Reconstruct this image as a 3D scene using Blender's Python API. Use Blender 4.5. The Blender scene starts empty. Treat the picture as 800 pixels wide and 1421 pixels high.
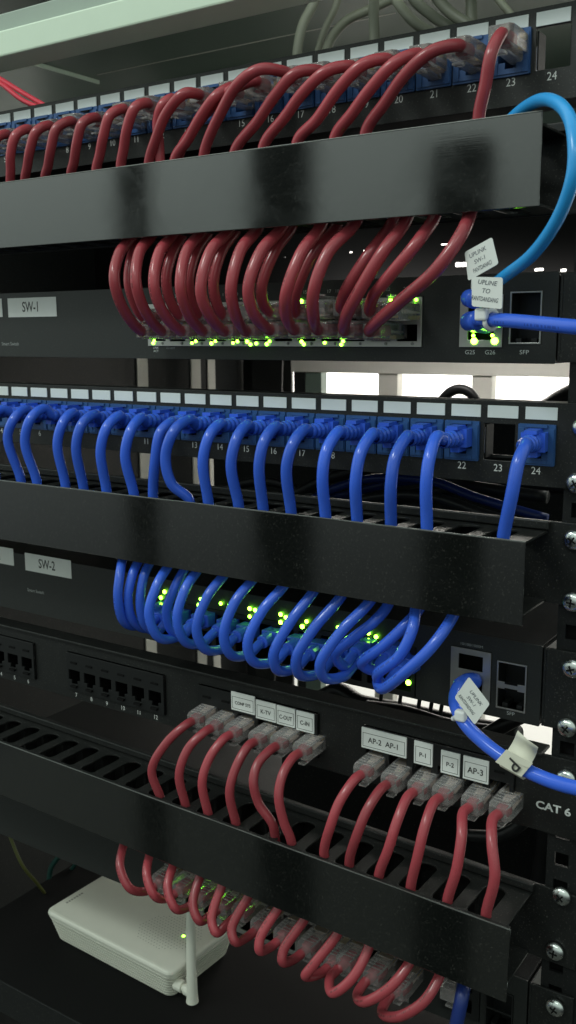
import bpy, bmesh, math, random
from mathutils import Vector, Matrix
random.seed(7)
MM = 0.001                      # everything below is written in millimetres
sc = bpy.context.scene
col = sc.collection

# ------------------------------------------------------------------ camera
CAM = (182.8642, -496.5348, 36.7137)
YAW, PIT, ROL, FPX = 0.5894, -0.1833, -0.0056, 1343.06   # focal length in pixels of the 800 x 1421 photo
fw = Vector((-math.sin(YAW)*math.cos(PIT), math.cos(YAW)*math.cos(PIT), math.sin(PIT)))
rt = Vector((math.cos(YAW), math.sin(YAW), 0)); up = rt.cross(fw)
r2 = rt*math.cos(ROL)+up*math.sin(ROL); u2 = -rt*math.sin(ROL)+up*math.cos(ROL)
cd = bpy.data.cameras.new('camera'); cam = bpy.data.objects.new('camera', cd); col.objects.link(cam)
m = Matrix((r2, u2, -fw)).transposed().to_4x4(); m.translation = Vector(CAM)*MM
cam.matrix_world = m
cd.sensor_fit = 'VERTICAL'; cd.sensor_height = 24.0; cd.lens = FPX/1421.0*24.0
cd.clip_start = 0.01; cd.clip_end = 100
cd.dof.use_dof = True; cd.dof.focus_distance = 0.56; cd.dof.aperture_fstop = 16.0
sc.camera = cam

def at(u, v, y):                # photo pixel -> point on the plane y (mm)
    d = fw + r2*((u-400)/FPX) - u2*((v-710.5)/FPX)
    t = (y-CAM[1])/d.y
    return Vector(CAM)+d*t

# ------------------------------------------------------------------ world + lamps
W = bpy.data.worlds.new('World'); sc.world = W; W.use_nodes = True
nt = W.node_tree; nt.nodes.clear()
def N(nt, t, **k):
    n = nt.nodes.new(t)
    for a, b in k.items(): setattr(n, a, b)
    return n
out = N(nt, 'ShaderNodeOutputWorld'); bg = N(nt, 'ShaderNodeBackground')
tc = N(nt, 'ShaderNodeTexCoord'); sx = N(nt, 'ShaderNodeSeparateXYZ'); rp = N(nt, 'ShaderNodeValToRGB')
mp = N(nt, 'ShaderNodeMapRange'); mp.inputs['From Min'].default_value = -1; mp.inputs['From Max'].default_value = 1
nt.links.new(tc.outputs['Generated'], sx.inputs[0]); nt.links.new(sx.outputs['Z'], mp.inputs['Value'])
nt.links.new(mp.outputs[0], rp.inputs[0]); nt.links.new(rp.outputs[0], bg.inputs[0]); nt.links.new(bg.outputs[0], out.inputs[0])
e = rp.color_ramp.elements
e[0].position = 0.0; e[0].color = (0.012, 0.013, 0.012, 1)
e[1].position = 1.0; e[1].color = (0.80, 0.93, 0.83, 1)
for p, c in ((0.26, (0.026, 0.029, 0.028)), (0.38, (0.10, 0.112, 0.108)), (0.46, (0.22, 0.25, 0.24)), (0.53, (0.46, 0.54, 0.50)), (0.60, (0.74, 0.86, 0.79))):
    q = e.new(p); q.color = c+(1,)
# the room is brighter toward its window on the left
mx_ = N(nt, 'ShaderNodeMapRange'); mx_.inputs['From Min'].default_value = -0.15; mx_.inputs['From Max'].default_value = -0.85
mx_.inputs['To Min'].default_value = 0.75; mx_.inputs['To Max'].default_value = 1.35
nt.links.new(sx.outputs['X'], mx_.inputs['Value']); nt.links.new(mx_.outputs[0], bg.inputs[1])

def area(name, loc, target, sx_, sy_, power, color, spread=180):
    l = bpy.data.lights.new(name, 'AREA'); l.shape = 'RECTANGLE'; l.size = sx_; l.size_y = sy_; l.energy = power; l.color = color; l.spread = math.radians(spread)
    o = bpy.data.objects.new(name, l); col.objects.link(o); o.location = Vector(loc)*MM
    d = (Vector(target)-Vector(loc)); o.rotation_euler = d.to_track_quat('-Z', 'Y').to_euler(); return o
area('ceiling_or_added_light', (-700, -1150, 1250), (-150, 0, 0), 0.62, 0.16, 9.0, (0.92, 1.0, 0.95))
area('ceiling_or_added_light', (500, -1700, 1500), (-50, 0, -60), 1.2, 0.25, 4.0, (0.93, 1.0, 0.97))
area('ceiling_or_added_light', (-480, 760, 320), (-480, 1150, 40), 0.9, 0.3, 14.0, (1.0, 0.97, 0.92))  # added lamp behind the rack, brightens the wall seen through the gaps
area('cabinet_fill', (-260, 262, 42), (-300, 600, 0), 0.5, 0.03, 1.1, (1.0, 0.97, 0.92), 130)  # added fill behind the first switch, stands in for bounced light
area('cabinet_fill', (-150, 60, 300), (-250, 330, 330), 0.5, 0.06, 0.35, (0.92, 1.0, 0.93))  # another fill inside the cabinet, aimed back along the roof underside
area('ceiling_or_added_light', (-300, 700, 700), (-250, 1150, -150), 1.4, 0.4, 30.0, (1.0, 0.97, 0.92))  # second added lamp behind the rack, washes the wall from higher up
sc.view_settings.view_transform = 'Standard'; sc.view_settings.look = 'None'
sc.view_settings.exposure = 0.15; sc.view_settings.gamma = 1.0

# ------------------------------------------------------------------ materials
def mat(name, base, rough=0.5, *a, **k):
    return _mat(name, base, rough, *a, **k)
def _mat(name, base, rough=0.5, metal=0.0, spec=0.5, noise=0.0, nscale=400, stretch=(1, 1, 1), rvar=0.0, bump=0.0,
        emit=None, estr=0.0, trans=0.0, dust=0.0, coat=0.0, ior=1.45, sss=0.0, smudge=0.0, prt=None):
    M_ = bpy.data.materials.new(name); M_.use_nodes = True
    t = M_.node_tree; b = t.nodes['Principled BSDF']
    b.inputs['Base Color'].default_value = (*base, 1); b.inputs['Roughness'].default_value = rough
    b.inputs['Metallic'].default_value = metal; b.inputs['Specular IOR Level'].default_value = spec
    b.inputs['IOR'].default_value = ior
    b.inputs['Transmission Weight'].default_value = trans; b.inputs['Coat Weight'].default_value = coat
    if sss: b.inputs['Subsurface Weight'].default_value = sss; b.inputs['Subsurface Radius'].default_value = (.003, .003, .003)
    if emit: b.inputs['Emission Color'].default_value = (*emit, 1); b.inputs['Emission Strength'].default_value = estr
    if noise or rvar or bump or dust:
        c = N(t, 'ShaderNodeTexCoord'); g = N(t, 'ShaderNodeMapping'); g.inputs['Scale'].default_value = stretch
        n = N(t, 'ShaderNodeTexNoise'); n.inputs['Scale'].default_value = nscale; n.inputs['Detail'].default_value = 6
        n.inputs['Roughness'].default_value = 0.65
        t.links.new(c.outputs['Object'], g.inputs[0]); t.links.new(g.outputs[0], n.inputs['Vector'])
        if noise:
            r = N(t, 'ShaderNodeMapRange'); r.inputs['To Min'].default_value = 1-noise; r.inputs['To Max'].default_value = 1+noise
            x = N(t, 'ShaderNodeVectorMath', operation='SCALE'); x.inputs[0].default_value = base
            t.links.new(n.outputs[0], r.inputs['Value']); t.links.new(r.outputs[0], x.inputs['Scale'])
            last = x.outputs[0]
            if dust:
                n2 = N(t, 'ShaderNodeTexNoise'); n2.inputs['Scale'].default_value = 900; n2.inputs['Detail'].default_value = 3
                t.links.new(c.outputs['Object'], n2.inputs['Vector'])
                r3 = N(t, 'ShaderNodeMapRange'); r3.inputs['From Min'].default_value = 0.60; r3.inputs['From Max'].default_value = 0.75
                r3.inputs['To Max'].default_value = dust
                t.links.new(n2.outputs[0], r3.inputs['Value'])
                mx = N(t, 'ShaderNodeMix', data_type='RGBA'); mx.inputs[7].default_value = (0.35, 0.34, 0.30, 1)
                t.links.new(r3.outputs[0], mx.inputs[0]); t.links.new(last, mx.inputs[6]); last = mx.outputs[2]
            if prt:
                # every cable a slightly different shade
                oi = N(t, 'ShaderNodeObjectInfo'); r4 = N(t, 'ShaderNodeMapRange'); r4.inputs['To Min'].default_value = .84; r4.inputs['To Max'].default_value = 1.14
                t.links.new(oi.outputs['Random'], r4.inputs['Value']); x4 = N(t, 'ShaderNodeVectorMath', operation='SCALE')
                t.links.new(last, x4.inputs[0]); t.links.new(r4.outputs[0], x4.inputs['Scale']); last = x4.outputs[0]
                # small lettering printed along the jacket
                al = N(t, 'ShaderNodeAttribute', attribute_name='along'); aa = N(t, 'ShaderNodeAttribute', attribute_name='around')
                def mth(op, a_, b_=None):
                    q = N(t, 'ShaderNodeMath', operation=op)
                    for i_, w_ in enumerate((a_, b_)):
                        if w_ is None: continue
                        if hasattr(w_, 'links'): t.links.new(w_, q.inputs[i_])
                        else: q.inputs[i_].default_value = w_
                    return q.outputs[0]
                def cells(width, thr):
                    wn = N(t, 'ShaderNodeTexWhiteNoise', noise_dimensions='1D')
                    t.links.new(mth('FLOOR', mth('ADD', mth('DIVIDE', al.outputs['Fac'], width), mth('MULTIPLY', oi.outputs['Random'], 77.0))), wn.inputs['W'])
                    return mth('GREATER_THAN', wn.outputs['Value'], thr)
                band = mth('LESS_THAN', mth('ABSOLUTE', mth('SUBTRACT', aa.outputs['Fac'], prt[0])), 0.030)
                k_ = mth('MULTIPLY', mth('MULTIPLY', band, cells(.55, .4)), mth('MULTIPLY', cells(7.0, .35), prt[1]))
                mx = N(t, 'ShaderNodeMix', data_type='RGBA'); mx.inputs[7].default_value = prt[2]
                t.links.new(k_, mx.inputs[0]); t.links.new(last, mx.inputs[6]); last = mx.outputs[2]
            t.links.new(last, b.inputs['Base Color'])
        if rvar:
            r = N(t, 'ShaderNodeMapRange'); r.inputs['To Min'].default_value = rough-rvar; r.inputs['To Max'].default_value = rough+rvar
            t.links.new(n.outputs[0], r.inputs['Value']); rr_ = r.outputs[0]
            if smudge:
                n5 = N(t, 'ShaderNodeTexNoise'); n5.inputs['Scale'].default_value = 26; n5.inputs['Detail'].default_value = 7; n5.inputs['Distortion'].default_value = 1.2
                t.links.new(c.outputs['Object'], n5.inputs['Vector']); r5 = N(t, 'ShaderNodeMapRange')
                r5.inputs['From Min'].default_value = .46; r5.inputs['From Max'].default_value = .70; r5.inputs['To Max'].default_value = smudge
                t.links.new(n5.outputs[0], r5.inputs['Value']); ad = N(t, 'ShaderNodeMath', operation='ADD')
                t.links.new(rr_, ad.inputs[0]); t.links.new(r5.outputs[0], ad.inputs[1]); rr_ = ad.outputs[0]
            t.links.new(rr_, b.inputs['Roughness'])
        if bump:
            bp = N(t, 'ShaderNodeBump'); bp.inputs['Strength'].default_value = bump; bp.inputs['Distance'].default_value = 0.0004
            t.links.new(n.outputs[0], bp.inputs['Height']); t.links.new(bp.outputs[0], b.inputs['Normal'])
    return M_
MT = dict(
    cover=mat('brushed_black_cover', (0.006, 0.007, 0.0065), 0.08, 0.0, 0.6, noise=0.3, nscale=60, stretch=(1, 1, 22), rvar=0.02, bump=0.014, dust=0.09, ior=1.88, smudge=0.05),
    metal=mat('black_painted_metal', (0.010, 0.011, 0.0105), 0.42, 0.0, 0.5, noise=0.3, nscale=120, rvar=0.08, bump=0.12, dust=0.22),
    matte=mat('matte_black_metal', (0.008, 0.009, 0.009), 0.55, 0.0, 0.35, noise=0.3, nscale=90, rvar=0.06, bump=0.1, dust=0.12),
    swface=mat('dark_grey_switch_paint', (0.015, 0.017, 0.016), 0.48, 0.0, 0.55, noise=0.2, nscale=250, rvar=0.06, bump=0.1, dust=0.1),
    plastic=mat('black_plastic', (0.009, 0.010, 0.010), 0.38, spec=0.5, noise=0.2, nscale=300, bump=0.05),
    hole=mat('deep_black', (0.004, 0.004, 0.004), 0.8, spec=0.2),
    label=mat('grey_white_label_paper', (0.70, 0.75, 0.745), 0.45, noise=0.06, nscale=80),
    sticker=mat('white_sticker', (0.76, 0.78, 0.75), 0.5, noise=0.05, nscale=120),
    ink=mat('black_ink', (0.03, 0.03, 0.03), 0.6), greyink=mat('pen_ink', (0.12, 0.13, 0.15), 0.6),
    print=mat('white_print', (0.62, 0.64, 0.62), 0.6), dimprint=mat('grey_print', (0.32, 0.34, 0.33), 0.6),
    jack=mat('blue_jack_plastic', (0.025, 0.085, 0.24), 0.36, noise=0.12, nscale=200, bump=0.04),
    red=mat('red_cable_jacket', (0.35, 0.056, 0.070), 0.23, noise=0.07, nscale=120, rvar=0.05, bump=0.035, dust=0.07, prt=(.3, .55, (.05, .02, .02, 1))),
    blue=mat('blue_cable_jacket', (0.042, 0.13, 0.70), 0.19, noise=0.07, nscale=120, rvar=0.04, bump=0.04, dust=0.05, prt=(.3, .5, (.02, .04, .2, 1))),
    sky=mat('light_blue_cable_jacket', (0.03, 0.32, 0.74), 0.24, noise=0.08, nscale=160, bump=0.08),
    pale=mat('pale_grey_cable_jacket', (0.15, 0.16, 0.12), 0.5, noise=0.12, nscale=120, bump=0.06),
    dark=mat('black_cable_jacket', (0.018, 0.019, 0.020), 0.4, noise=0.2, nscale=150),
    pink=mat('bright_red_cable_jacket', (0.65, 0.06, 0.09), 0.3),
    green=mat('teal_cable_jacket', (0.012, 0.05, 0.042), 0.45), yellow=mat('yellow_green_cable_jacket', (0.09, 0.10, 0.025), 0.45),
    navy=mat('dark_blue_cable_jacket', (0.012, 0.03, 0.16), 0.35),
    clear=mat('clear_plug_plastic', (0.96, 0.93, 0.92), 0.07, spec=0.9, trans=0.86, ior=1.45, noise=0.05, nscale=700, rvar=0.05, bump=0.45),
    gold=mat('gold_contacts', (0.75, 0.55, 0.22), 0.3, 1.0), core=mat('twisted_wire_insulation', (0.80, 0.68, 0.62), 0.5, noise=0.35, nscale=1200),
    silver=mat('nickel_port_shield', (0.46, 0.46, 0.44), 0.33, 0.85, noise=0.12, nscale=200, rvar=0.1),
    edge_shine=mat('bare_edge_highlight', (0.22, 0.23, 0.22), 0.35, 0.7, noise=.6, nscale=60),  # bare metal tone that carries the highlight of the cover fold
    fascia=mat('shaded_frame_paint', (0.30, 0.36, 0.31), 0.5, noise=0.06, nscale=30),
    screw=mat('bright_screw_steel', (0.62, 0.66, 0.64), 0.24, 1.0, noise=0.2, nscale=900, rvar=0.1),
    led=mat('green_led', (0.3, 0.9, 0.1), 0.4, emit=(0.26, 1.0, 0.03), estr=22.0),
    ledoff=mat('unlit_led_lens', (0.35, 0.36, 0.32), 0.25, trans=0.3),
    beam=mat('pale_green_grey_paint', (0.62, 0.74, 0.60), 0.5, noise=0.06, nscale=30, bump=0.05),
    top=mat('dark_grey_cabinet_paint', (0.10, 0.14, 0.115), 0.42, noise=0.12, nscale=20, rvar=0.06, bump=0.06),
    rear=mat('grey_frame_paint', (0.52, 0.51, 0.46), 0.5, noise=0.1, nscale=25),
    wall=mat('white_wall_paint', (0.84, 0.82, 0.78), 0.8, noise=0.03, nscale=4),
    floor=mat('dark_floor_tiles', (0.035, 0.033, 0.03), 0.5, noise=0.2, nscale=3),
    modem=mat('off_white_modem_plastic', (0.68, 0.69, 0.60), 0.42, noise=0.04, nscale=60, bump=0.05),
    vent=mat('modem_vent_shadow', (0.30, 0.31, 0.26), 0.7),
    tie=mat('white_cable_tie_nylon', (0.78, 0.80, 0.80), 0.35, sss=0.2),
    pflag=mat('cream_flag_label', (0.68, 0.67, 0.56), 0.5, noise=0.05, nscale=100),
)

# ------------------------------------------------------------------ helpers
def link(name, me, m_, parent=None, smooth=False, bevel=0.0):
    if m_ is not None: me.materials.append(MT[m_])
    o = bpy.data.objects.new(name, me); col.objects.link(o)
    if parent: o.parent = parent
    if smooth:
        for p in me.polygons: p.use_smooth = True
    if bevel:
        b = o.modifiers.new('bevel', 'BEVEL'); b.width = bevel*MM; b.segments = 2; b.limit_method = 'ANGLE'; b.angle_limit = math.radians(40)
        b.harden_normals = False
    return o
def tag(o, label=None, cat=None, group=None, kind=None):
    if label: o['label'] = label
    if cat: o['category'] = cat
    if group: o['group'] = group
    if kind: o['kind'] = kind
    return o
def thing(name, label, cat, loc=(0, 0, 0), group=None):
    o = bpy.data.objects.new(name, None); o.empty_display_size = 0.01; col.objects.link(o); o.location = Vector(loc)*MM
    return tag(o, label, cat, group)
class MB:
    def __init__(s): s.v = []; s.f = []; s.at = {}
    def box(s, x0, x1, y0, y1, z0, z1):
        n = len(s.v); s.v += [(x, y, z) for z in (z0, z1) for y in (y0, y1) for x in (x0, x1)]
        s.f += [tuple(n+i for i in q) for q in ((0, 2, 3, 1), (4, 5, 7, 6), (0, 1, 5, 4), (2, 6, 7, 3), (0, 4, 6, 2), (1, 3, 7, 5))]
        return s
    def tube(s, pts, r, seg=12, sub=6, caps=True, ends=None):
        P = spline([Vector(p) for p in pts], sub) if sub > 1 else [Vector(p) for p in pts]
        n0 = len(s.v); T = []
        for i in range(len(P)):
            a = P[max(0, i-1)]; b = P[min(len(P)-1, i+1)]; T.append((b-a).normalized())
        ref = Vector((0, 0, 1)) if abs(T[0].z) < .9 else Vector((1, 0, 0))
        nn = (ref - T[0]*ref.dot(T[0])).normalized()
        ln = 0.0
        for i, p in enumerate(P):
            if i: ln += (p-P[i-1]).length
            nn = (nn - T[i]*nn.dot(T[i])).normalized(); bb = T[i].cross(nn)
            rr = r(i/(len(P)-1)) if callable(r) else r
            for k in range(seg):
                a = 2*math.pi*k/seg; s.at[len(s.v)] = (ln, k/seg); s.v.append(tuple(p+(nn*math.cos(a)+bb*math.sin(a))*rr))
        for i in range(len(P)-1):
            for k in range(seg):
                a = n0+i*seg+k; b = n0+i*seg+(k+1) % seg; s.f.append((a, b, b+seg, a+seg))
        if caps:
            s.f.append(tuple(n0+k for k in range(seg))[::-1]); s.f.append(tuple(n0+(len(P)-1)*seg+k for k in range(seg)))
        return s
    def mesh(s, name='mesh', org=(0, 0, 0)):
        me = bpy.data.meshes.new(name); o = Vector(org)
        me.from_pydata([tuple((Vector(p)-o)*MM) for p in s.v], [], s.f)
        bm = bmesh.new(); bm.from_mesh(me); bmesh.ops.recalc_face_normals(bm, faces=bm.faces); bm.to_mesh(me); bm.free()
        if s.at:
            for j, nm in enumerate(('along', 'around')):
                A = me.attributes.new(nm, 'FLOAT', 'POINT')
                A.data.foreach_set('value', [s.at.get(i, (0, 0))[j] for i in range(len(s.v))])
        return me
def spline(P, sub):
    if len(P) < 3: return [P[0].lerp(P[-1], i/sub) for i in range(sub+1)]
    out = []
    Q = [P[0]*2-P[1]]+P+[P[-1]*2-P[-2]]
    for i in range(1, len(Q)-2):
        p0, p1, p2, p3 = Q[i-1:i+3]
        t0 = 0; t1 = t0+max((p1-p0).length, 1e-3)**.5; t2 = t1+max((p2-p1).length, 1e-3)**.5; t3 = t2+max((p3-p2).length, 1e-3)**.5
        for j in range(sub):
            t = t1+(t2-t1)*j/sub
            A1 = p0*((t1-t)/(t1-t0))+p1*((t-t0)/(t1-t0)); A2 = p1*((t2-t)/(t2-t1))+p2*((t-t1)/(t2-t1)); A3 = p2*((t3-t)/(t3-t2))+p3*((t-t2)/(t3-t2))
            B1 = A1*((t2-t)/(t2-t0))+A2*((t-t0)/(t2-t0)); B2 = A2*((t3-t)/(t3-t1))+A3*((t-t1)/(t3-t1))
            out.append(B1*((t2-t)/(t2-t1))+B2*((t-t1)/(t2-t1)))
    out.append(P[-1]); return out
def rrect(x0, x1, z0, z1, r=0, n=4):
    if r <= 0: return [(x0, z0), (x1, z0), (x1, z1), (x0, z1)]
    L = []
    for cx, cz, a0 in ((x1-r, z0+r, -90), (x1-r, z1-r, 0), (x0+r, z1-r, 90), (x0+r, z0+r, 180)):
        for i in range(n+1):
            a = math.radians(a0+90*i/n); L.append((cx+r*math.cos(a), cz+r*math.sin(a)))
    return L
def plate(outer, holes, th, place, org=(0, 0, 0)):
    """flat sheet with holes; outer / holes are 2-D loops, place(a, b, t) gives mm coordinates, t in 0..th"""
    bm = bmesh.new(); E = []
    for loop in [outer]+holes:
        vs = [bm.verts.new((a, b, 0)) for a, b in loop]
        E += [bm.edges.new((vs[i], vs[(i+1) % len(vs)])) for i in range(len(vs))]
    bmesh.ops.triangle_fill(bm, use_beauty=True, edges=E)
    g = bmesh.ops.extrude_face_region(bm, geom=list(bm.faces))
    for v in g['geom']:
        if isinstance(v, bmesh.types.BMVert): v.co.z += th
    o = Vector(org)
    for v in bm.verts: v.co = (Vector(place(*v.co))-o)*MM
    bmesh.ops.recalc_face_normals(bm, faces=bm.faces)
    me = bpy.data.meshes.new('plate'); bm.to_mesh(me); bm.free(); return me
dg = None
def text(name, body, size, loc, m_, parent, sx=1.0, rotm=None, align='CENTER', slant=0.0, bold=0.0):
    """lettering as a flat mesh facing -y (or turned by rotm); size = cap height in mm"""
    cu = bpy.data.curves.new('t', 'FONT'); cu.body = body; cu.size = size*MM*1.37; cu.align_x = align; cu.align_y = 'CENTER'
    cu.shear = slant; cu.offset = bold*MM; cu.resolution_u = 3
    t = bpy.data.objects.new('t', cu); col.objects.link(t)
    bpy.context.view_layer.update()
    me = bpy.data.meshes.new_from_object(t.evaluated_get(bpy.context.evaluated_depsgraph_get()))
    bpy.data.objects.remove(t); bpy.data.curves.remove(cu)
    R = rotm if rotm is not None else Matrix.Rotation(math.radians(90), 4, 'X')
    me.transform(Matrix.Translation(Vector(loc)*MM) @ R @ Matrix.Diagonal((sx, 1, 1, 1)))
    me.materials.clear()
    return link(name, me, m_, parent)
XZ = lambda y0: (lambda a, b, t: (a, y0+t, b))
XY = lambda z0: (lambda a, b, t: (a, b, z0+t))
XL, XR = -520.0, 44.0           # ends of the rack panels
ORD = 'first second third fourth fifth sixth seventh eighth ninth tenth eleventh twelfth thirteenth fourteenth fifteenth sixteenth seventeenth eighteenth nineteenth twentieth'.split()

# ------------------------------------------------------------------ setting
o = link('wall', MB().box(-2600, 1400, 1150, 1200, -1500, 900).mesh(), 'wall'); tag(o, kind='structure')
o = link('floor', MB().box(-2600, 1400, -2500, 1149, -1560, -1501).mesh(), 'floor'); tag(o, kind='structure')

# ------------------------------------------------------------------ rack cabinet
rack = thing('server_rack', 'black server cabinet with pale top beam, drilled posts and open back that holds everything', 'rack', (-240, 0, -1500))
def rpart(name, mb, m_, bevel=0.6, smooth=False):
    return link(name, mb.mesh(org=(-240, 0, -1500)), m_, rack, smooth, bevel)
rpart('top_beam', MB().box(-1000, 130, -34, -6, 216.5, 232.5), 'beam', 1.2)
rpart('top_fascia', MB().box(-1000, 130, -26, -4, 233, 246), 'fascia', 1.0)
def Zp(u, v, z):
    d = fw + r2*((u-400)/FPX) - u2*((v-710.5)/FPX); t = (z-CAM[2])/d.z; return Vector(CAM)+d*t
RZ = 300
rpart('roof_panel', MB().box(-1000, 130, -3.5, 620, RZ, RZ+3), 'top', 0)
f0 = Zp(25, 78, RZ); f1 = Zp(95, 120, RZ)
rpart('roof_flange', MB().box(f0.x-1.5, f0.x+.5, f0.y-20, f1.y, RZ-4, RZ-.1), 'beam', 0.3)
f0 = Zp(135, 103, RZ); f1 = Zp(450, 28, RZ)
rpart('roof_seam', MB().box(f0.x, f1.x+60, f0.y, f0.y+1.2, RZ-.8, RZ-.1), 'rear', 0.3)
rpart('rear_top_panel', MB().box(-1000, 130, 600, 606, 150, RZ-.5), 'top', 0)
rpart('dark_backing', MB().box(at(300, 650, 200).x, 62, 196, 240, at(600, 745, 200).z, at(600, 572, 200).z), 'matte', 1)  # added dark box, blocks the bright wall behind the middle gap
rpart('side_panel', MB().box(-640, -634, -3, 620, -1400, 220), 'matte', 0)
rpart('dark_backing', MB().box(at(395, 1100, 90).x, 20, 86, 120, at(600, 1215, 90).z, at(600, 1075, 90).z), 'matte', 1)  # added dark box, keeps the wall from showing below the lowest patch panel
# front posts with square holes
def post(x0, x1, y0, pitch0, hx, label=None):
    H = []; z = -640 + pitch0
    while z < 210:
        H.append(rrect(hx-4, hx+4, z-4, z+4)); z += 16.6
    me = plate(rrect(x0, x1, -650, 216), H, 2.0, XZ(y0), org=(-240, 0, -1500))
    return link('front_post' if y0 < 100 else 'rear_post', me, 'matte', rack)
rpart('post_backing', MB().box(26, 59, 7, 8, -650, -264).box(26, 59, 7, 8, -228, 216), 'hole', 0)  # added black sheet, stops the wall showing through the post holes
post(24, 62, 2.4, 3, 32.5); post(-562, -522, 2.4, 3, -531)
rpart('front_post_flange', MB().box(60, 62, 4.6, 60, -650, 216), 'matte', 0.3)
# rear frame: drilled post, grey uprights and cross bars in front of the bright wall
def vbar(u0, u1, m_='rear', y=560, z0=-1400, z1=216, th=14, v=520):
    a = at(u0, v, y); b = at(u1, v, y)
    return rpart('rear_upright', MB().box(a.x, b.x, y, y+th, z0, z1), m_, 0.8)
vbar(411, 446, 'top', v=530); vbar(525, 552, v=530); vbar(655, 683, v=530)
def rearpost(u, y, w):
    c = at(u, 530, y); H = []; z = c.z+7-5.2*2*60
    k = 0
    while z < 205:
        H.append(rrect(c.x-4.6, c.x+4.6, z-3.3, z+3.3, 3.2, 3)); k += 1; z += 9.0 if k % 2 else 14.5
    link('rear_post', plate(rrect(c.x-w, c.x+24, -1300, 216), H, 2, XZ(y), org=(-240, 0, -1500)), 'matte', rack)
rearpost(402, 559, 60)
# grey strips seen further left through the gaps
def Xp(u, v, x):
    d = fw + r2*((u-400)/FPX) - u2*((v-710.5)/FPX); t = (x-CAM[0])/d.x; return Vector(CAM)+d*t
for a, b, m_ in ((191, 206, 'rear'), (266, 279, 'rear'), (289, 299, 'rear')):
    y0 = Xp(a, 530, -632).y; y1 = Xp(b, 530, -632).y
    rpart('side_strip', MB().box(-633.5, -631.5, y0, y1, -1400, 216), m_, 0.4)
rpart('side_infill', MB().box(-1000, at(188, 530, 612).x, 612, 616, -1400, 216), 'matte', 0)
a = at(300, 530, 612); b = at(388, 530, 612)
rpart('side_infill', MB().box(-633, b.x+20, 612, 616, -1400, 216), 'matte', 0)
z0 = at(600, 519.5, 556).z; z1 = at(600, 500, 556).z
rpart('cross_bar', MB().box(at(410, 515, 556).x, 120, 546, 558, z0, z1+14), 'rear', 0.8)
rpart('added_side_post', MB().box(40, 70, 380, 420, -1400, 216), 'matte', 0.8)  # added post, blocks the bright wall past the right end

# unseen posts added in front of the rack for soft dark bands in the covers
dr = thing('reflected_posts', 'unseen dark posts added in front of the rack, reflected as bands in its covers', 'door', (-300, -760, -1500))
for x0, x1, z1, y in ((-357, -272, 262, -700), (-622, -524, 520, -700), (-868, -812, 900, -700)):
    link('added_post', MB().box(x0, x1, y-30, y, -1500, z1).mesh(org=(-300, -760, -1500)), 'hole', dr, False, 20)

# ------------------------------------------------------------------ shared little meshes
def plug_mesh():               # modular plug: nose in the jack at y=0, tail at y=-24 ; centre x=0 z=0
    b = MB(); w, h = 6.6, 4.6
    secs = [(-24.5, .80, .86), (-21, .96, .98), (-12, 1, 1), (6, 1, .92)]
    n0 = len(b.v)
    for y, sx_, sz_ in secs: b.v += [(-w*sx_, y, -h*sz_), (w*sx_, y, -h*sz_), (w*sx_, y, h*sz_), (-w*sx_, y, h*sz_)]
    for i in range(3):
        for k in range(4):
            p = n0+i*4+k; q = n0+i*4+(k+1) % 4; b.f.append((p, q, q+4, p+4))
    b.f.append((n0, n0+3, n0+2, n0+1)); b.f.append((n0+12, n0+13, n0+14, n0+15))
    for i in range(5):
        y = -19.5+i*3.1
        b.box(-5.6, 5.6, y-.35, y+.35, h*.95, h+.45).box(-5.6, 5.6, y-.35, y+.35, -h-.45, -h*.95)
    return b.mesh()
PLUG = plug_mesh()
LATCH = MB().box(-3.2, 3.2, -19, 1, -7.6, -6.6).box(-3.2, 3.2, -2, 3, -6.8, -4.4).box(-2.4, 2.4, -23, -18.5, -8.6, -7.6).mesh()
PINS = MB(); [PINS.box(-4.3+i*1.2, -3.7+i*1.2, -6, 4, 2.2, 4.3) for i in range(8)]; PINS = PINS.mesh()
CORE = MB(); [CORE.tube([(-3.6+i*1.02, 3, 0.6), (-2.6+i*.75, -6, 0.2+.6*(i % 2)), (-1.6+i*.45, -14, (i % 3)*.8-.8)], .40, 6, 3) for i in range(8)]; CORE = CORE.mesh()
for me, k in ((PLUG, 'clear'), (LATCH, 'clear'), (PINS, 'gold'), (CORE, 'core')): me.materials.append(MT[k])
for p in CORE.polygons: p.use_smooth = True
def clear_plug(parent, loc, flip=1, pitch=0.0, yaw=0.0):
    def mk(name, me, par, bev=0):
        o = bpy.data.objects.new(name, me); col.objects.link(o); o.parent = par
        if bev:
            b = o.modifiers.new('bevel', 'BEVEL'); b.width = bev*MM; b.segments = 2
        return o
    p = mk('plug', PLUG, parent, .7); p.location = Vector(loc)*MM - parent.location
    p.rotation_euler = (pitch, 0 if flip > 0 else math.pi, yaw)
    mk('latch', LATCH, p); mk('pins', PINS, p); mk('wires', CORE, p)
    return p
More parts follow.
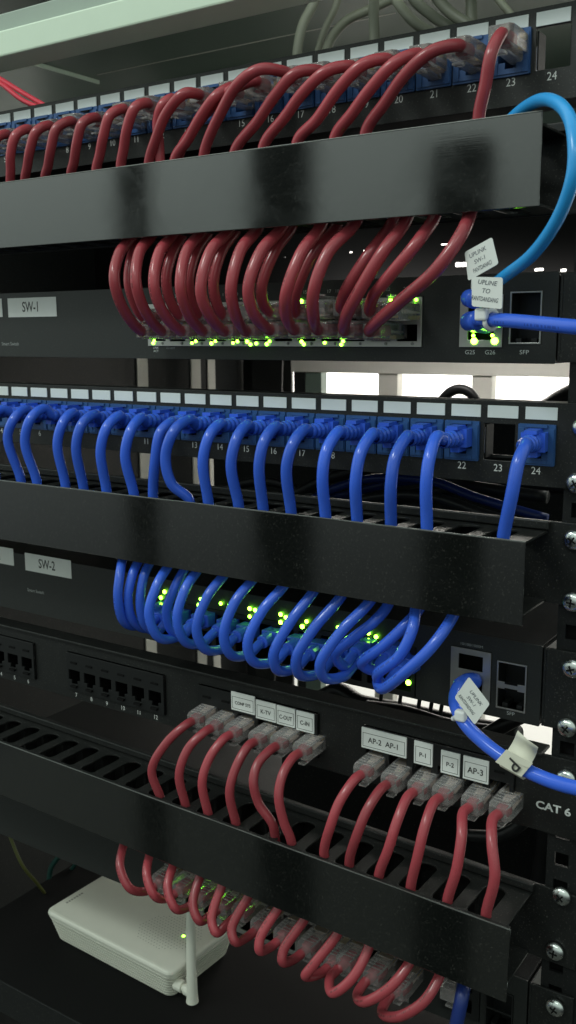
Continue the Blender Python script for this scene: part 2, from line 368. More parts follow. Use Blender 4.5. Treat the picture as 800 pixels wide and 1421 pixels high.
def boot_mesh(r=3.4):          # moulded ribbed boot along -y, nose at y=2 tail y=-27
    b = MB()
    b.box(-6.4, 6.4, -9, 4, -5.4, 4.6); b.box(-3.2, 3.2, -14, 2, 4.4, 6.4); b.box(-2.6, 2.6, -10, 1, -8.2, -5.4)
    P = []; 
    prof = [(-8, 5.6), (-12, 5.2), (-12.6, 4.3), (-14.0, 4.3), (-14.4, 5.0), (-16.2, 4.9), (-16.6, 4.1), (-18.2, 4.1), (-18.6, 4.7), (-20.4, 4.6), (-20.8, 3.9), (-22.4, 3.9), (-22.8, 4.4), (-25, 4.2), (-26, 3.5)]
    n0 = len(b.v); S = 14
    for y, rr in prof:
        for k in range(S):
            a = 2*math.pi*k/S; b.v.append((rr*math.cos(a), y, rr*math.sin(a)*.98-.3))
    for i in range(len(prof)-1):
        for k in range(S):
            p = n0+i*S+k; q = n0+i*S+(k+1) % S; b.f.append((p, q, q+S, p+S))
    return b.mesh()
BOOT = boot_mesh(); BOOT.materials.append(MT['blue'])
for p in BOOT.polygons: p.use_smooth = len(p.vertices) == 4 and p.area < 6e-6

def cable(label, group, m_, pts, r, root, plug=None, boot=None, cat='cable'):
    t = thing('patch_cable', label, cat, root, group)
    me = MB().tube(pts, r, 14, 7).mesh(org=root)
    link('jacket', me, m_, t, True)
    return t

# ------------------------------------------------------------------ patch panels with keystone jacks (24 ports)
P = 21.16
JACKHOLE = [(-6.4, -4.2), (-3, -4.2), (-3, -7.2), (3, -7.2), (3, -4.2), (6.4, -4.2), (6.4, 4.6), (-6.4, 4.6)]
def jack_mesh():
    outer = rrect(-10.1, 10.1, -10.9, 10.9, .6, 2)
    me = plate(outer, [JACKHOLE], 3.0, XZ(-1.6)); return me
JM = jack_mesh(); JM.materials.append(MT['jack'])
JT = MB().box(-6, 6, -2.6, -1.5, 9.2, 10.8).box(-9.6, -6.6, -2.3, -1.5, -9.8, 8.8).box(6.6, 9.6, -2.3, -1.5, -9.8, 8.8).box(-6.4, 6.4, -2.3, -1.5, -9.8, -8.2).mesh(); JT.materials.append(MT['jack'])
JB = MB().box(-7, 7, 1.6, 20, -8, -7.2).box(-7, 7, 1.6, 20, 5, 5.8).box(-7, -6.4, 1.6, 20, -7.2, 5).box(6.4, 7, 1.6, 20, -7.2, 5).box(-7, 7, 19, 20, -7.2, 5).mesh(); JB.materials.append(MT['jack'])
JG = MB(); [JG.box(-4.3+i*1.2, -3.8+i*1.2, 2, 14, 2.6, 3.2) for i in range(8)]; JG = JG.mesh(); JG.materials.append(MT['gold'])
JS = MB().box(-3.4, 3.4, -3.2, -2.4, 8.0, 9.0).mesh(); JS.materials.append(MT['hole'])
def keystone_panel(name_label, z, off, empty, lab_off, zc, numz, ports, ink):
    root = (XL/2+XR/2, 0, z-44.5)
    t = thing('patch_bay', name_label, 'patch panel', root, 'patch panels')
    H = []
    for k in ports:
        c = (k-24)*P+off+P/2; H.append(rrect(c-8.9, c+8.9, z+zc-9.9, z+zc+9.9, .5, 2))
    link('face_plate', plate(rrect(XL, XR, z-44.5, z, 1, 2), H, 1.8, XZ(0), org=root), 'metal', t, False, .25)
    link('folded_edge', MB().box(XL, XR-20, 1.9, 16, z-1.6, z-.1).box(XL, XR-20, 1.9, 22, z-44.4, z-43).mesh(org=root), 'metal', t, False, .3)
    for k in ports:
        c = (k-24)*P+off+P/2
        x0 = (k-24)*P+lab_off
        lb = link('label_strip', MB().box(x0, x0+17.2, -.7, -.05, z-9.0, z-2.4).mesh(org=root), 'label', t, False, .15)
        text('port_number', str(k), 4.1, (c, -.12, z+numz), ink, t, .95)
        if k == empty:
            link('latch_slot', MB().box(c-8.2, c+8.2, 9, 11, z+zc-9.4, z+zc-8).box(c-8.8, c-8, 2, 12, z+zc-9, z+zc+9).box(c+8, c+8.8, 2, 12, z+zc-9, z+zc+9).mesh(org=root), 'matte', t)
            continue
        j = bpy.data.objects.new('keystone_jack', JM); col.objects.link(j); j.parent = t; j.location = Vector((c-root[0], 0, z+zc-root[2]))*MM
        for nm, me in (('frame', JT), ('socket', JB), ('contacts', JG), ('slot', JS)):
            s = bpy.data.objects.new(nm, me); col.objects.link(s); s.parent = j
    return t
PORTS = list(range(1, 25))
panelA = keystone_panel('top patch panel, red cables in blue jacks, port 24 empty, under the pale beam', 193.5, -1.4, 24, .3, -19.4, -33.0, PORTS, 'print')
panelB = keystone_panel('middle patch panel, thick blue cables in blue jacks, port 23 empty', 0, -1.2, 23, 2.6, -22.2, -36.3, PORTS, 'print')

# screws
def screw_mesh():
    b = MB(); S = 20
    prof = [(0.4, 5.4), (-.6, 5.6), (-1.6, 5.1), (-2.6, 3.9), (-3.1, 2.2), (-3.2, 0.9)]
    for y, rr in prof:
        for k in range(S):
            a = 2*math.pi*k/S; b.v.append((rr*math.cos(a), y, rr*math.sin(a)))
    for i in range(len(prof)-1):
        for k in range(S):
            p = i*S+k; q = i*S+(k+1) % S; b.f.append((p, q, q+S, p+S))
    b.f.append(tuple((len(prof)-1)*S+k for k in range(S)))
    return b.mesh()
SCREW = screw_mesh(); SCREW.materials.append(MT['screw'])
for p in SCREW.polygons: p.use_smooth = True
CROSS = MB().box(-2.3, 2.3, -3.45, -2.5, -.42, .42).box(-.42, .42, -3.45, -2.5, -2.3, 2.3).mesh(); CROSS.materials.append(MT['hole'])
WASH = MB().tube([(0, .6, 0), (0, -.5, 0)], 6.6, 22, 1).mesh(); WASH.materials.append(MT['plastic'])
def screw(parent, x, z, y=-1.2):
    s = bpy.data.objects.new('screw', SCREW); col.objects.link(s); s.parent = parent; s.location = Vector((x, y, z))*MM-parent.location
    s.rotation_euler = (0, random.uniform(0, 1.5), 0)
    for nm, me in (('cross_recess', CROSS),):
        c = bpy.data.objects.new(nm, me); col.objects.link(c); c.parent = s
    return s
screw(panelA, 33, 171); screw(panelB, 33.5, -12); screw(panelB, 31.5, -41.0)

# ------------------------------------------------------------------ cable managers
def manager(label, zt, zb, tilt, xm, scr, D=46.0):
    root = (xm, 0, zb)
    t = thing('cable_manager', label, 'cable manager', root, 'finger duct cable managers')
    t.rotation_euler = (0, tilt, 0)
    zi = zt-1.0
    c = link('front_cover', MB().box(XL, xm, -D, -D+1.2, zb, zt).mesh(org=root), 'cover', t, False, .4)
    link('cover_lip', MB().box(XL, xm-1, -D+1.3, -D+3.6, zt-1.3, zt-.3).box(XL, xm-1, -D+1.3, -D+3.6, zb+.3, zb+1.3).mesh(org=root), 'matte', t, False, .2)
    link('edge_highlight', MB().box(XL, xm+.1, -D-.12, -D+.5, zt-.2, zt+.3).mesh(org=root), 'edge_shine', t, False, .1)  # thin strip added for the bright highlight along the fold
    H = []; x = xm-22
    while x > XL+20:
        H.append(rrect(x-6.3, x+6.3, -D+5.0, -8, 5.2, 5)); x -= 21.3
    for nm, z in (('top_plate', zi-2.8), ('bottom_plate', zb+1.6)):
        link(nm, plate(rrect(XL, xm-4, -D+2, 0, 1, 2), H, 1.4, XY(z), org=root), 'metal', t, False, .3)
    link('back_plate', MB().box(XL, XR, .1, 1.8, zb+1, zt+2.5).mesh(org=root), 'metal', t, False, .3)
    link('back_lip', MB().box(XL, xm-3, -3.4, -.1, zi-.8, zt+3.0).mesh(org=root), 'metal', t, False, .7)
    # finger ribs inside the duct
    f = MB(); x = xm-22-10.65
    while x > XL+20: f.box(x-1, x+1, -12, -.2, zb+3, zi-3); x -= 21.3
    link('duct_fingers', f.mesh(org=root), 'metal', t, False, .3)
    for x, z in scr: screw(t, x, z)
    return t
manager('top cable manager, grey glossy brushed cover with red cables above and below', 134.9, 93.3, 0.0, 21.6, [(33, 128), (34, 100)])
manager('middle cable manager, dark glossy cover between rows of blue cables', -65.0, -108.2, 0.0, 21.6, [(31.5, -71), (32.5, -104.5)])
manager('lowest cable manager, near black cover with red cables entering its slots', -275.4, -319.2, 0.022, 21.0, [(33.6, -274.5), (32.2, -309.8)])

# ------------------------------------------------------------------ network switches
def switch(label, zt, kind):
    H_ = 46.6; zb = zt-H_
    root = (-250, 0, zb)
    t = thing('network_switch', label, 'network switch', root, 'rack network switches')
    px0, px1 = -261.0, -58.6
    if kind == 1: rows = [(zb+21.0, 1), (zb+35.5, -1)]; blk = (zb+8.3, zb+36.4)
    if kind == 2: rows = [(zb+8.0, 1), (zb+30, -1)]; blk = (zb+6.5, zb+40)
    pw = (px1-px0-2)/12; holes = []
    if kind == 1: zrow = [(zb+11.6, zb+20.8), (zb+23.6, zb+32.6)]
    if kind == 2: zrow = [(zb+4.0, zb+15.5), (zb+18.5, zb+28.5)]
    if kind == 3: zrow = [(zb+4.2, zb+15.0), (zb+18.5, zb+29.0)]
    blk = (zrow[0][0]-3.4, zrow[1][1]+3.4)
    up_ = (-36.4, -11.6); sfp = (-8.2, 9.2)
    if kind == 1: ub = (blk[0], blk[1]); sb = (zb+10, zb+37.2)
    else: ub = (zb+7, zb+37.5); sb = (zb+6.0, zb+34.0)
    body = link('face_plate', plate(rrect(XL, 17.2, zb, zt, .8, 2), [rrect(px0, px1, *blk), rrect(*up_, *ub), rrect(*sfp, *sb)], 1.5, XZ(0), org=root), 'swface', t, False, .3)
    link('housing', MB().box(XL, 17.0, 1.6, 3, zt-1.4, zt).box(XL, 16.8, 3.0, 255, zt-1.5, zt-.2).box(XL, 16.8, 1.6, 255, zb+.2, zb+1.5).box(15.4, 16.8, 1.6, 255, zb+1.5, zt-1.5).box(XL, XL+1.4, 1.6, 255, zb+1.5, zt-1.5).box(XL, 16.8, 253.5, 255, zb+1.5, zt-1.5).mesh(org=root), 'matte', t, False, .3)
    link('mounting_ear', MB().box(19.4, XR, .3, 1.9, zb+.8, zt-.6).box(18.0, 19.4, .3, 50, zb+.8, zt-.6).mesh(org=root), 'metal', t, False, .4)
    # port block
    ph = []
    for i in range(12):
        for (a, b) in zrow:
            x0 = px0+1+i*pw+1.9; ph.append(rrect(x0, x0+pw-3.8, a, b))
    shield = 'silver' if kind != 2 else 'plastic'
    pb = link('port_block', plate(rrect(px0+.2, px1-.2, blk[0]+.2, blk[1]-.2), ph, 1.2, XZ(-.8), org=root), shield, t, False, .15)
    d = MB()
    for i in range(13): d.box(px0+.6+i*pw, px0+1.4+i*pw, .5, 14, blk[0]+.4, blk[1]-.4)
    d.box(px0, px1, 14, 15, blk[0], blk[1]); d.box(px0, px1, .5, 14, blk[0], blk[0]+.4); d.box(px0, px1, .5, 14, blk[1]-.4, blk[1]); d.box(px0, px1, .5, 14, zrow[0][1]+.8, zrow[0][1]+1.6)
    link('port_wells', d.mesh(org=root), 'hole', t)
    # uplink block
    uh = [rrect(up_[0]+5, up_[1]-5, ub[0]+4, ub[0]+13.0), rrect(up_[0]+5, up_[1]-5, ub[1]-12.5, ub[1]-3.5)]
    link('uplink_block', plate(rrect(up_[0]+.2, up_[1]-.2, ub[0]+.2, ub[1]-.2), uh, 1.2, XZ(-.8), org=root), 'silver' if kind < 3 else 'plastic', t, False, .15)
    link('uplink_wells', MB().box(up_[0]+.4, up_[1]-.4, 12, 13, ub[0]+.4, ub[1]-.4).box(up_[0]+.5, up_[0]+2, .5, 12, ub[0]+.5, ub[1]-.5).box(up_[1]-2, up_[1]-.5, .5, 12, ub[0]+.5, ub[1]-.5).mesh(org=root), 'hole', t)
    # SFP cages
    zm = (sb[0]+sb[1])/2; zh = [rrect(sfp[0]+.9, sfp[1]-.9, sb[0]+.9, zm-(2.0 if kind == 2 else .6)), rrect(sfp[0]+.9, sfp[1]-.9, zm+(2.0 if kind == 2 else .6), sb[1]-.9)]
    cg = link('uplink_cage', plate(rrect(sfp[0]+.1, sfp[1]-.1, sb[0]+.1, sb[1]-.1), zh, 1.0, XZ(-.7), org=root), 'silver' if kind < 3 else 'plastic', t, False, .1)
    link('cage_liner', MB().box(sfp[0]+.2, sfp[1]-.2, 12, 13, sb[0]+.4, sb[1]-.4).box(sfp[0]+.2, sfp[0]+.8, .4, 12, sb[0], sb[1]).box(sfp[1]-.8, sfp[1]-.2, .4, 12, sb[0], sb[1]).box(sfp[0]+3, sfp[0]+6, 2, 11, sb[0]+.5, sb[0]+3).box(sfp[1]-6, sfp[1]-3, 2, 11, sb[0]+.5, sb[0]+3).mesh(org=root), 'plastic', t)
    if kind == 2: link('cage_tab', MB().box(sfp[0]+5, sfp[1]-5, -1.1, -.72, zm+1.2, zm+2.4).box(sfp[0]+5, sfp[1]-5, -1.1, -.72, zm-2.2, zm-1.2).mesh(org=root), 'hole', t)
    return t, root, zb, blk
def leds(t, root, L, r=1.15, m_='led', y=-1.0):
    for x, z in L:
        b = MB().tube([(x, y+.15, z), (x, y-.3, z)], r*random.uniform(.85, 1.12), 10, 1)
        link('status_light', b.mesh(org=root), m_, t)

sw1, r1, zb1, blk1 = switch('first switch, wide white SW-1 sticker, red cables crowding its ports', 66.6, 1)
sw2, r2_, zb2, blk2 = switch('second switch, white SW-2 sticker, looping blue cables over its ports', -132.0, 2)
sw3, r3, zb3, blk3 = switch('lowest switch, half hidden under the bottom cable manager, above the modem', -336.0, 3)
def sticker(t, root, x0, x1, z0, z1, txt, size, sx=.8, y=-.35):
    s = link('sticker', MB().box(x0, x1, y, y+.3, z0, z1).mesh(org=root), 'sticker', t, False, .08)
    return text('sticker_text', txt, size, ((x0+x1)/2-1, y-.05, (z0+z1)/2), 'ink', t, sx, bold=.12) if txt else s
# children text is made in world mm, so shift it under its parent
def fix(t):
    for c in t.children:
        if c.name.startswith(('sticker_text', 'port_number', 'printed')): c.location = -t.location
sticker(sw1, r1, -398.5, -347.2, 49.0, 62.8, 'SW-1', 7.4, .78); sticker(sw1, r1, -440, -405, 49.4, 62.9, '', 5)
sticker(sw2, r2_, -395.4, -344.8, -144.3, -130.2, 'SW-2', 7.4, .78); sticker(sw2, r2_, -452, -408.6, -142.6, -128.8, 'NET\nPANEL 2', 3.4, .8)
text('printed_text', 'Smart Switch', 2.6, (-389, -.06, 29.5), 'dimprint', sw1, 1.0, align='RIGHT')
text('printed_text', 'Smart Switch', 2.6, (-376, -.06, -160), 'dimprint', sw2, 1.0, align='RIGHT')
text('printed_text', 'LINK', 1.5, (-254.5, -.06, 27.2), 'print', sw1, 1.1); text('printed_text', 'ACT', 1.5, (-254.5, -.06, 25.0), 'print', sw1, 1.1)
text('printed_text', '10/100M', 1.5, (-242, -.06, 27.0), 'dimprint', sw1, 1.1)
text('printed_text', 'G25', 2.3, (-30, -.06, 25.6), 'print', sw1, 1.1); text('printed_text', 'G26', 2.3, (-18.5, -.06, 25.6), 'print', sw1, 1.1)
def flatpoly(name, pts, y, m_, t, root):
    b = MB(); b.v = [(x, y, z) for x, z in pts]; b.f = [tuple(range(len(pts)))]
    return link(name, b.mesh(org=root), m_, t)
flatpoly('printed_arrow', [(-26.4, 24.6), (-23.4, 24.6), (-24.9, 27.2)], -.06, 'print', sw1, r1)
flatpoly('printed_arrow', [(-14.9, 27.2), (-11.9, 27.2), (-13.4, 24.6)], -.06, 'print', sw1, r1)
flatpoly('printed_line', [(-11.4, 25.7), (-4.6, 25.7), (-4.6, 26.1), (-11.4, 26.1)], -.06, 'print', sw1, r1)
text('printed_text', 'SFP', 2.3, (0.4, -.06, 25.8), 'print', sw1, 1.15)
text('printed_text', 'SFP', 2.2, (0.6, -.06, -174.6), 'dimprint', sw2, 1.1)
text('printed_text', '10/100/1000M', 1.6, (-24, -.06, -138.9), 'dimprint', sw2, 1.1)
flatpoly('printed_line', [(-20, -174.2), (-6, -174.2), (-6, -173.8), (-20, -173.8)], -.06, 'dimprint', sw2, r2_)
text('printed_text', 'G25', 1.8, (-72, -.06, -138.0), 'dimprint', sw2, 1.1)
for i in range(12):
    text('printed_text', '%d' % (2*i+1), 2.0, (-253.0+i*16.7, -.06, 60.3), 'print', sw1, 1.1)
    text('printed_text', '%d' % (2*i+2), 2.0, (-247.5+i*16.7, -.06, 60.3), 'dimprint', sw1, 1.1)
leds(sw1, r1, [(-256, 30.3), (-255, 32), (-222.8, 30.4), (-219.5, 31.6), (-206.8, 30.2), (-203.5, 31.6), (-189.5, 30.5), (-186, 31.5), (-178.5, 31.4), (-176, 29.6), (-171.5, 30.2), (-163.6, 29.8), (-161.5, 31.5),
              (-138.0, 31.4), (-136.5, 29.7), (-121.8, 30.7), (-110.4, 29.6), (-109.2, 31.6), (-78.2, 54.6), (-62.4, 54.2), (-138.0, 55.3), (-137.6, 53.4)], .95)
leds(sw1, r1, [(-27.4, 31.7), (-15.8, 31.7)], 1.9); leds(sw1, r1, [(-27.9, 34.6), (-17.2, 34.6)], 1.0)
leds(sw1, r1, [(-248+i*16.7, 30.2) for i in range(0, 12)], .9, 'ledoff')
leds(sw2, r2_, [(-252.5, -140.7), (-256.0, -145.4), (-220.3, -141.1), (-222, -145.6), (-203.1, -141.5), (-195.8, -141.6), (-179.2, -141.3), (-179.3, -146.7), (-174.8, -141.6), (-174.8, -146.6), (-154.6, -141.3), (-154.7, -146.6), (-150.6, -142.6),
               (-138.1, -146.7), (-134.8, -142.8), (-111.5, -142.9), (-90.2, -142.7), (-90.1, -147.3), (-85, -144.2), (-73.4, -147.2)], 1.3)
leds(sw2, r2_, [(-62.9, -168.8)], 1.5)
def project_leds(lst, y): return [(at(u, v, y).x, at(u, v, y).z) for u, v in lst]
leds(sw3, r3, [(x, z) for x, z in project_leds([(293, 1243), (312, 1259), (320, 1257), (347, 1265), (285, 1246)], -1)], 1.1)
for s_ in (sw1, sw2, sw3): screw(s_, 34.2, s_.location.z/MM+37.5)
screw(sw2, 33, -175.0)
for s_ in (sw1, sw2, panelA, panelB): fix(s_)

# ------------------------------------------------------------------ third patch panel (black, four groups of six)
zc0 = -194.0; rootC = (-240, 0, zc0-46)
pc = thing('patch_bay', 'black patch panel marked CAT 6 with bare ports 1 to 12 on its left', 'patch panel', rootC, 'patch panels')
groups = [(-488, 1), (-353.5, 7), (-224.5, 13), (-93.5, 19)]
H = []
for gx, n in groups: H.append(rrect(gx, gx+98.5, zc0-38.5, zc0-8.5, .5, 2))
link('face_plate', plate(rrect(XL, XR+4, zc0-46, zc0, 6, 5), H, 1.8, XZ(0), org=rootC), 'metal', pc, False, .3)
link('folded_edge', MB().box(XL, 20, -2.6, 12, zc0-.8, zc0+1.2).box(XL, 14, 1.9, 14, zc0-46, zc0-44.6).mesh(org=rootC), 'metal', pc, False, .5)
for gx, n in groups:
    hh = []
    for i in range(6):
        cx = gx+8.6+i*16.25
        hh.append([(cx-5.9, zc0-30), (cx-3, zc0-30), (cx-3, zc0-33), (cx+3, zc0-33), (cx+3, zc0-30), (cx+5.9, zc0-30), (cx+5.9, zc0-21.8), (cx-5.9, zc0-21.8)])
    bl = link('port_block', plate(rrect(gx+.3, gx+98.2, zc0-38.2, zc0-8.8, .5, 2), hh, 1.6, XZ(-2.2), org=rootC), 'plastic', pc, False, .25)
    d = MB(); d.box(gx+.5, gx+98, 12, 13, zc0-39, zc0-9)
    for i in range(7): d.box(gx+.6+i*16.1, gx+1.6+i*16.1, -.4, 12, zc0-39, zc0-9)
    for i in range(6):
        cx = gx+8.6+i*16.25
        d.box(cx-3.2, cx+3.2, -3.0, -2.3, zc0-16.4, zc0-15.2); d.box(cx-3, cx+3, -4.2, -2.3, zc0-35.2, zc0-33.6)
    link('port_wells', d.mesh(org=rootC), 'hole', pc)
    if n < 13:
        for i in range(6): text('port_number', str(n+i), 3.4, (gx+7.6+i*16.1, -.1, -236.6), 'print', pc, .95)
text('printed_text', 'CAT 6', 4.6, (27.2, -.1, -224.6), 'print', pc, 1.15, bold=.18)
for x0, x1, z0, z1, tx, sz, sxx in ((-194, -174.6, -213.6, -200.8, 'CONF SYS', 2.3, .9), (-173.6, -157.6, -215.2, -202.4, 'K-TV', 2.9, .95), (-156.8, -142.6, -215.4, -202.6, 'C-OUT', 2.9, .8), (-141.6, -128.1, -216.0, -202.8, 'C-IN', 2.9, .9),
                              (-93.2, -62.4, -216.2, -203.0, 'AP-2  AP-1', 3.6, .95), (-57.2, -45.2, -217.5, -203.2, 'P-1', 2.8, 1), (-39.7, -27.8, -219.0, -205.0, 'P-2', 2.8, 1), (-25.6, -10.0, -219.0, -205.0, 'AP-3', 3.8, .95)):
    s = link('name_sticker', MB().box(x0, x1, -3.3, -2.25, z0, z1).mesh(org=rootC), 'sticker', pc, False, .08)
    zt_, zb_ = z1-3.2, z0+1.4
    fr = MB()
    for zz in (zt_, zb_): fr.box(x0+.9, x1-.9, -3.4, -3.31, zz-.12, zz+.12)
    for xx in (x0+1.1, x1-1.1): fr.box(xx-.12, xx+.12, -3.4, -3.31, zb_, zt_)
    link('sticker_border', fr.mesh(org=rootC), 'ink', pc)
    text('sticker_text', tx, sz, ((x0+x1)/2, -3.45, (zt_+zb_)/2), 'ink', pc, sxx, bold=.06)
fix(pc)
screw(pc, 34, -204.5)

# ------------------------------------------------------------------ red cables: top panel into the top manager
A_ = {  # port: pixel control points after the plug, with depth y
 23: [(696, 47, -26), (682, 74, -34), (674, 118, -33), (665, 162, -30)],
 22: [(637, 63, -26), (600, 71, -36), (564, 102, -37), (535, 142, -34), (508, 184, -30)],
 21: [(580, 75, -26), (550, 86, -36), (517, 120, -37), (490, 156, -34), (465, 192, -30)],
 20: [(537, 82, -26), (505, 89, -36), (472, 121, -37), (440, 166, -34), (413, 197, -30)],
 19: [(487, 92, -26), (455, 98, -36), (422, 127, -37), (396, 162, -34), (366, 204, -30)],
 18: [(442, 98, -26), (412, 101, -36), (384, 130, -37), (358, 168, -34), (326, 212, -30)],
 17: [(398, 101, -26), (362, 96, -40), (333, 114, -42), (309, 152, -38), (283, 217, -30)],
 16: [(355, 112, -26), (330, 120, -32), (300, 142, -31), (272, 175, -30), (248, 218, -28)],
 15: [(322, 121, -26), (302, 132, -36), (280, 160, -36), (262, 192, -33), (243, 222, -30)],
 14: [(276, 131, -26), (256, 130, -36), (232, 156, -37), (217, 192, -34), (207, 228, -30)],
 13: [(238, 137, -26), (226, 146, -31), (219, 168, -30), (221, 200, -28), (223, 228, -27)],
 12: [(204, 143, -26), (188, 149, -35), (177, 177, -36), (172, 206, -33), (168, 233, -30)],
 11: [(171, 151, -26), (153, 160, -35), (144, 188, -36), (139, 214, -33), (134, 238, -30)],
 10: [(132, 163, -26), (115, 171, -35), (107, 198, -36), (103, 224, -33), (99, 243, -30)],
 9: [(98, 168, -26), (79, 178, -35), (71, 206, -36), (67, 230, -33), (63, 247, -30)],
 8: [(68, 174, -26), (51, 182, -35), (42, 208, -36), (38, 232, -33), (35, 251, -30)],
 7: [(38, 179, -26), (22, 188, -35), (15, 215, -36), (15, 236, -33), (15, 254, -30)],
 6: [(8, 186, -26), (-6, 194, -35), (-12, 222, -36), (-14, 240, -33), (-14, 256, -30)],
 5: [(-18, 190, -26), (-34, 200, -35), (-40, 226, -36), (-42, 246, -33), (-42, 260, -30)],
}
GA = 'red patch cables from the top panel into the top cable manager'
for k, L in sorted(A_.items(), reverse=True):
    p = [at(*q) for q in L]
    tail = p[0]; X = (k-24)*P-1.4+P/2; px = tail.x*.6+X*.4
    root = (px, 0, tail.z)
    pts = [Vector((px, -14, tail.z-.4)), Vector(((px+tail.x)/2, -21, tail.z-.2))]+p+[p[-1]+Vector((0, 3, -16)), p[-1]+Vector((0, 5, -30))]
    st = ', arching high over its neighbours' if k == 17 else ', mostly hidden behind the others' if k in (13, 16) else ', hanging nearly straight down' if k == 23 else ''
    t = cable('red patch cable plugged in port %d of the top panel%s' % (k, st), GA, 'red', pts, 3.15, root)
    clear_plug(t, (px, 0, tail.z), pitch=random.uniform(-.05, .05), yaw=random.uniform(-.05, .05))

# ------------------------------------------------------------------ blue cables: middle panel into the middle manager
B_ = {
 24: [(730, 617, -31), (720, 640, -40), (711, 685, -43), (696, 750, -40)],
 22: [(607, 606, -31), (597, 632, -41), (592, 668, -44), (590, 735, -40)],
 21: [(565, 606, -31), (549, 634, -42), (543, 672, -45), (540, 730, -40)],
 20: [(517, 602, -31), (501, 628, -42), (494, 668, -45), (493, 724, -40)],
 19: [(470, 599, -31), (454, 624, -42), (448, 660, -45), (449, 718, -40)],
 18: [(423, 596, -31), (408, 614, -42), (398, 648, -45), (401, 712, -40)],
 17: [(383, 592, -31), (368, 610, -42), (360, 645, -45), (362, 706, -40)],
 16: [(343, 590, -31), (329, 608, -42), (321, 645, -45), (328, 702, -40)],
 15: [(306, 588, -31), (291, 604, -42), (282, 640, -45), (286, 698, -40)],
 14: [(264, 582, -31), (242, 598, -45), (230, 634, -48), (239, 672, -45), (259, 694, -40)],
 13: [(238, 586, -31), (223, 600, -40), (216, 635, -42), (212, 688, -38)],
 12: [(196, 580, -31), (182, 597, -42), (174, 632, -45), (182, 684, -40)],
 11: [(166, 577, -31), (149, 592, -42), (140, 625, -45), (144, 678, -40)],
 10: [(131, 575, -31), (114, 589, -42), (106, 620, -45), (112, 674, -40)],
 9: [(101, 573, -31), (88, 586, -41), (80, 616, -44), (88, 668, -39)],
 8: [(62, 567, -31), (43, 581, -43), (35, 614, -45), (47, 666, -40)],
 7: [(36, 568, -31), (20, 581, -42), (11, 608, -45), (25, 664, -40)],
 6: [(4, 568, -31), (-14, 582, -42), (-20, 606, -45), (-10, 660, -40)],
 5: [(-22, 566, -31), (-40, 580, -42), (-46, 604, -45), (-36, 656, -40)],
}
GB = 'blue patch cables from the middle panel into the middle cable manager'
for k, L in sorted(B_.items(), reverse=True):
    p = [at(*q) for q in L]; X = (k-24)*P-1.2+P/2
    root = (X, 0, -19.6)
    tail = p[0]
    end = p[-1]; end.y = max(end.y, -37.5)
    pts = [Vector((X, -17, -19.8)), Vector((X*.7+tail.x*.3, -24, -19.4))]+p+[end+Vector((0, 1, -12)), end+Vector((0, 4, -28))]
    st = ', bent across toward the right' if k == 14 else ', pressed against the bent one' if k == 13 else ', alone at the right end' if k == 24 else ''
    t = cable('blue booted patch cable in port %d of the middle panel%s' % (k, st), GB, 'blue', pts, 3.35, root)
    bo = bpy.data.objects.new('boot', BOOT); col.objects.link(bo); bo.parent = t
    dx = tail.x-X; bo.rotation_euler = (random.uniform(-.03, .03), 0, math.atan2(dx, 31)*.5); bo.location = (0, 0, 0)

# ------------------------------------------------------------------ red cables: top manager down into the first switch
S1 = [ # front (lower row) cables: top, ..., tail
 [(186, 322, -30), (166, 352, -44), (159, 388, -52), (171, 428, -44), (196, 459, -26)],
 [(214, 320, -30), (194, 350, -44), (189, 392, -52), (201, 430, -44), (224, 459, -26)],
 [(244, 318, -30), (222, 350, -44), (214, 395, -52), (226, 432, -44), (251, 459, -26)],
 [(282, 316, -30), (259, 350, -44), (251, 397, -52), (260, 432, -44), (281, 459, -26)],
 [(322, 312, -30), (292, 350, -45), (279, 402, -52), (290, 436, -44), (311, 459, -26)],
 [(360, 312, -30), (334, 348, -45), (321, 400, -52), (327, 436, -44), (341, 459, -26)],
 [(394, 310, -30), (362, 350, -45), (345, 400, -52), (353, 436, -44), (374, 457, -26)],
 [(448, 308, -30), (418, 352, -44), (398, 405, -50), (397, 436, -42), (408, 457, -26)],
 [(496, 304, -30), (456, 350, -45), (436, 402, -50), (435, 436, -42), (441, 457, -26)],
 [(566, 300, -30), (530, 352, -42), (500, 402, -44), (482, 436, -38), (478, 458, -26)],
 [(654, 290, -34), (640, 326, -46), (604, 376, -52), (556, 418, -45), (513, 459, -26)],
]
GS = 'red patch cables hanging from the top manager into the first switch'
for i, L in enumerate(S1):
    p = [at(*q) for q in L]; tail = p[-1]
    pts = [p[0]+Vector((2, 4, 26))]+p+[Vector((tail.x+.5, -20, tail.z)), Vector((tail.x+1, -12, tail.z))]
    root = (tail.x+.8, 0, tail.z)
    t = cable('red cable, %s from the left in the front row into the first switch%s' % (ORD[i], ', slanting' if i == 10 else ''), GS, 'red', pts, 3.45, root)
    clear_plug(t, (tail.x+.8, -1, tail.z-.3), flip=-1)
S1b = [
 [(196, 320, -18), (184, 352, -30), (179, 390, -36), (186, 418, -32), (199, 440, -24)],
 [(256, 318, -18), (240, 350, -30), (231, 386, -36), (236, 416, -32), (250, 438, -24)],
 [(292, 316, -18), (272, 350, -30), (262, 390, -36), (266, 418, -32), (277, 437, -24)],
 [(330, 314, -18), (309, 346, -30), (297, 388, -36), (300, 418, -32), (310, 437, -24)],
 [(406, 312, -18), (383, 346, -30), (364, 394, -36), (365, 418, -32), (375, 433, -24)],
 [(470, 308, -18), (436, 350, -30), (414, 396, -34), (409, 420, -30), (412, 434, -24)],
 [(546, 304, -18), (510, 356, -32), (484, 396, -34), (476, 414, -30), (474, 428, -24)],
 [(606, 294, -26), (578, 338, -40), (540, 384, -42), (518, 412, -34), (514, 432, -24)],
]
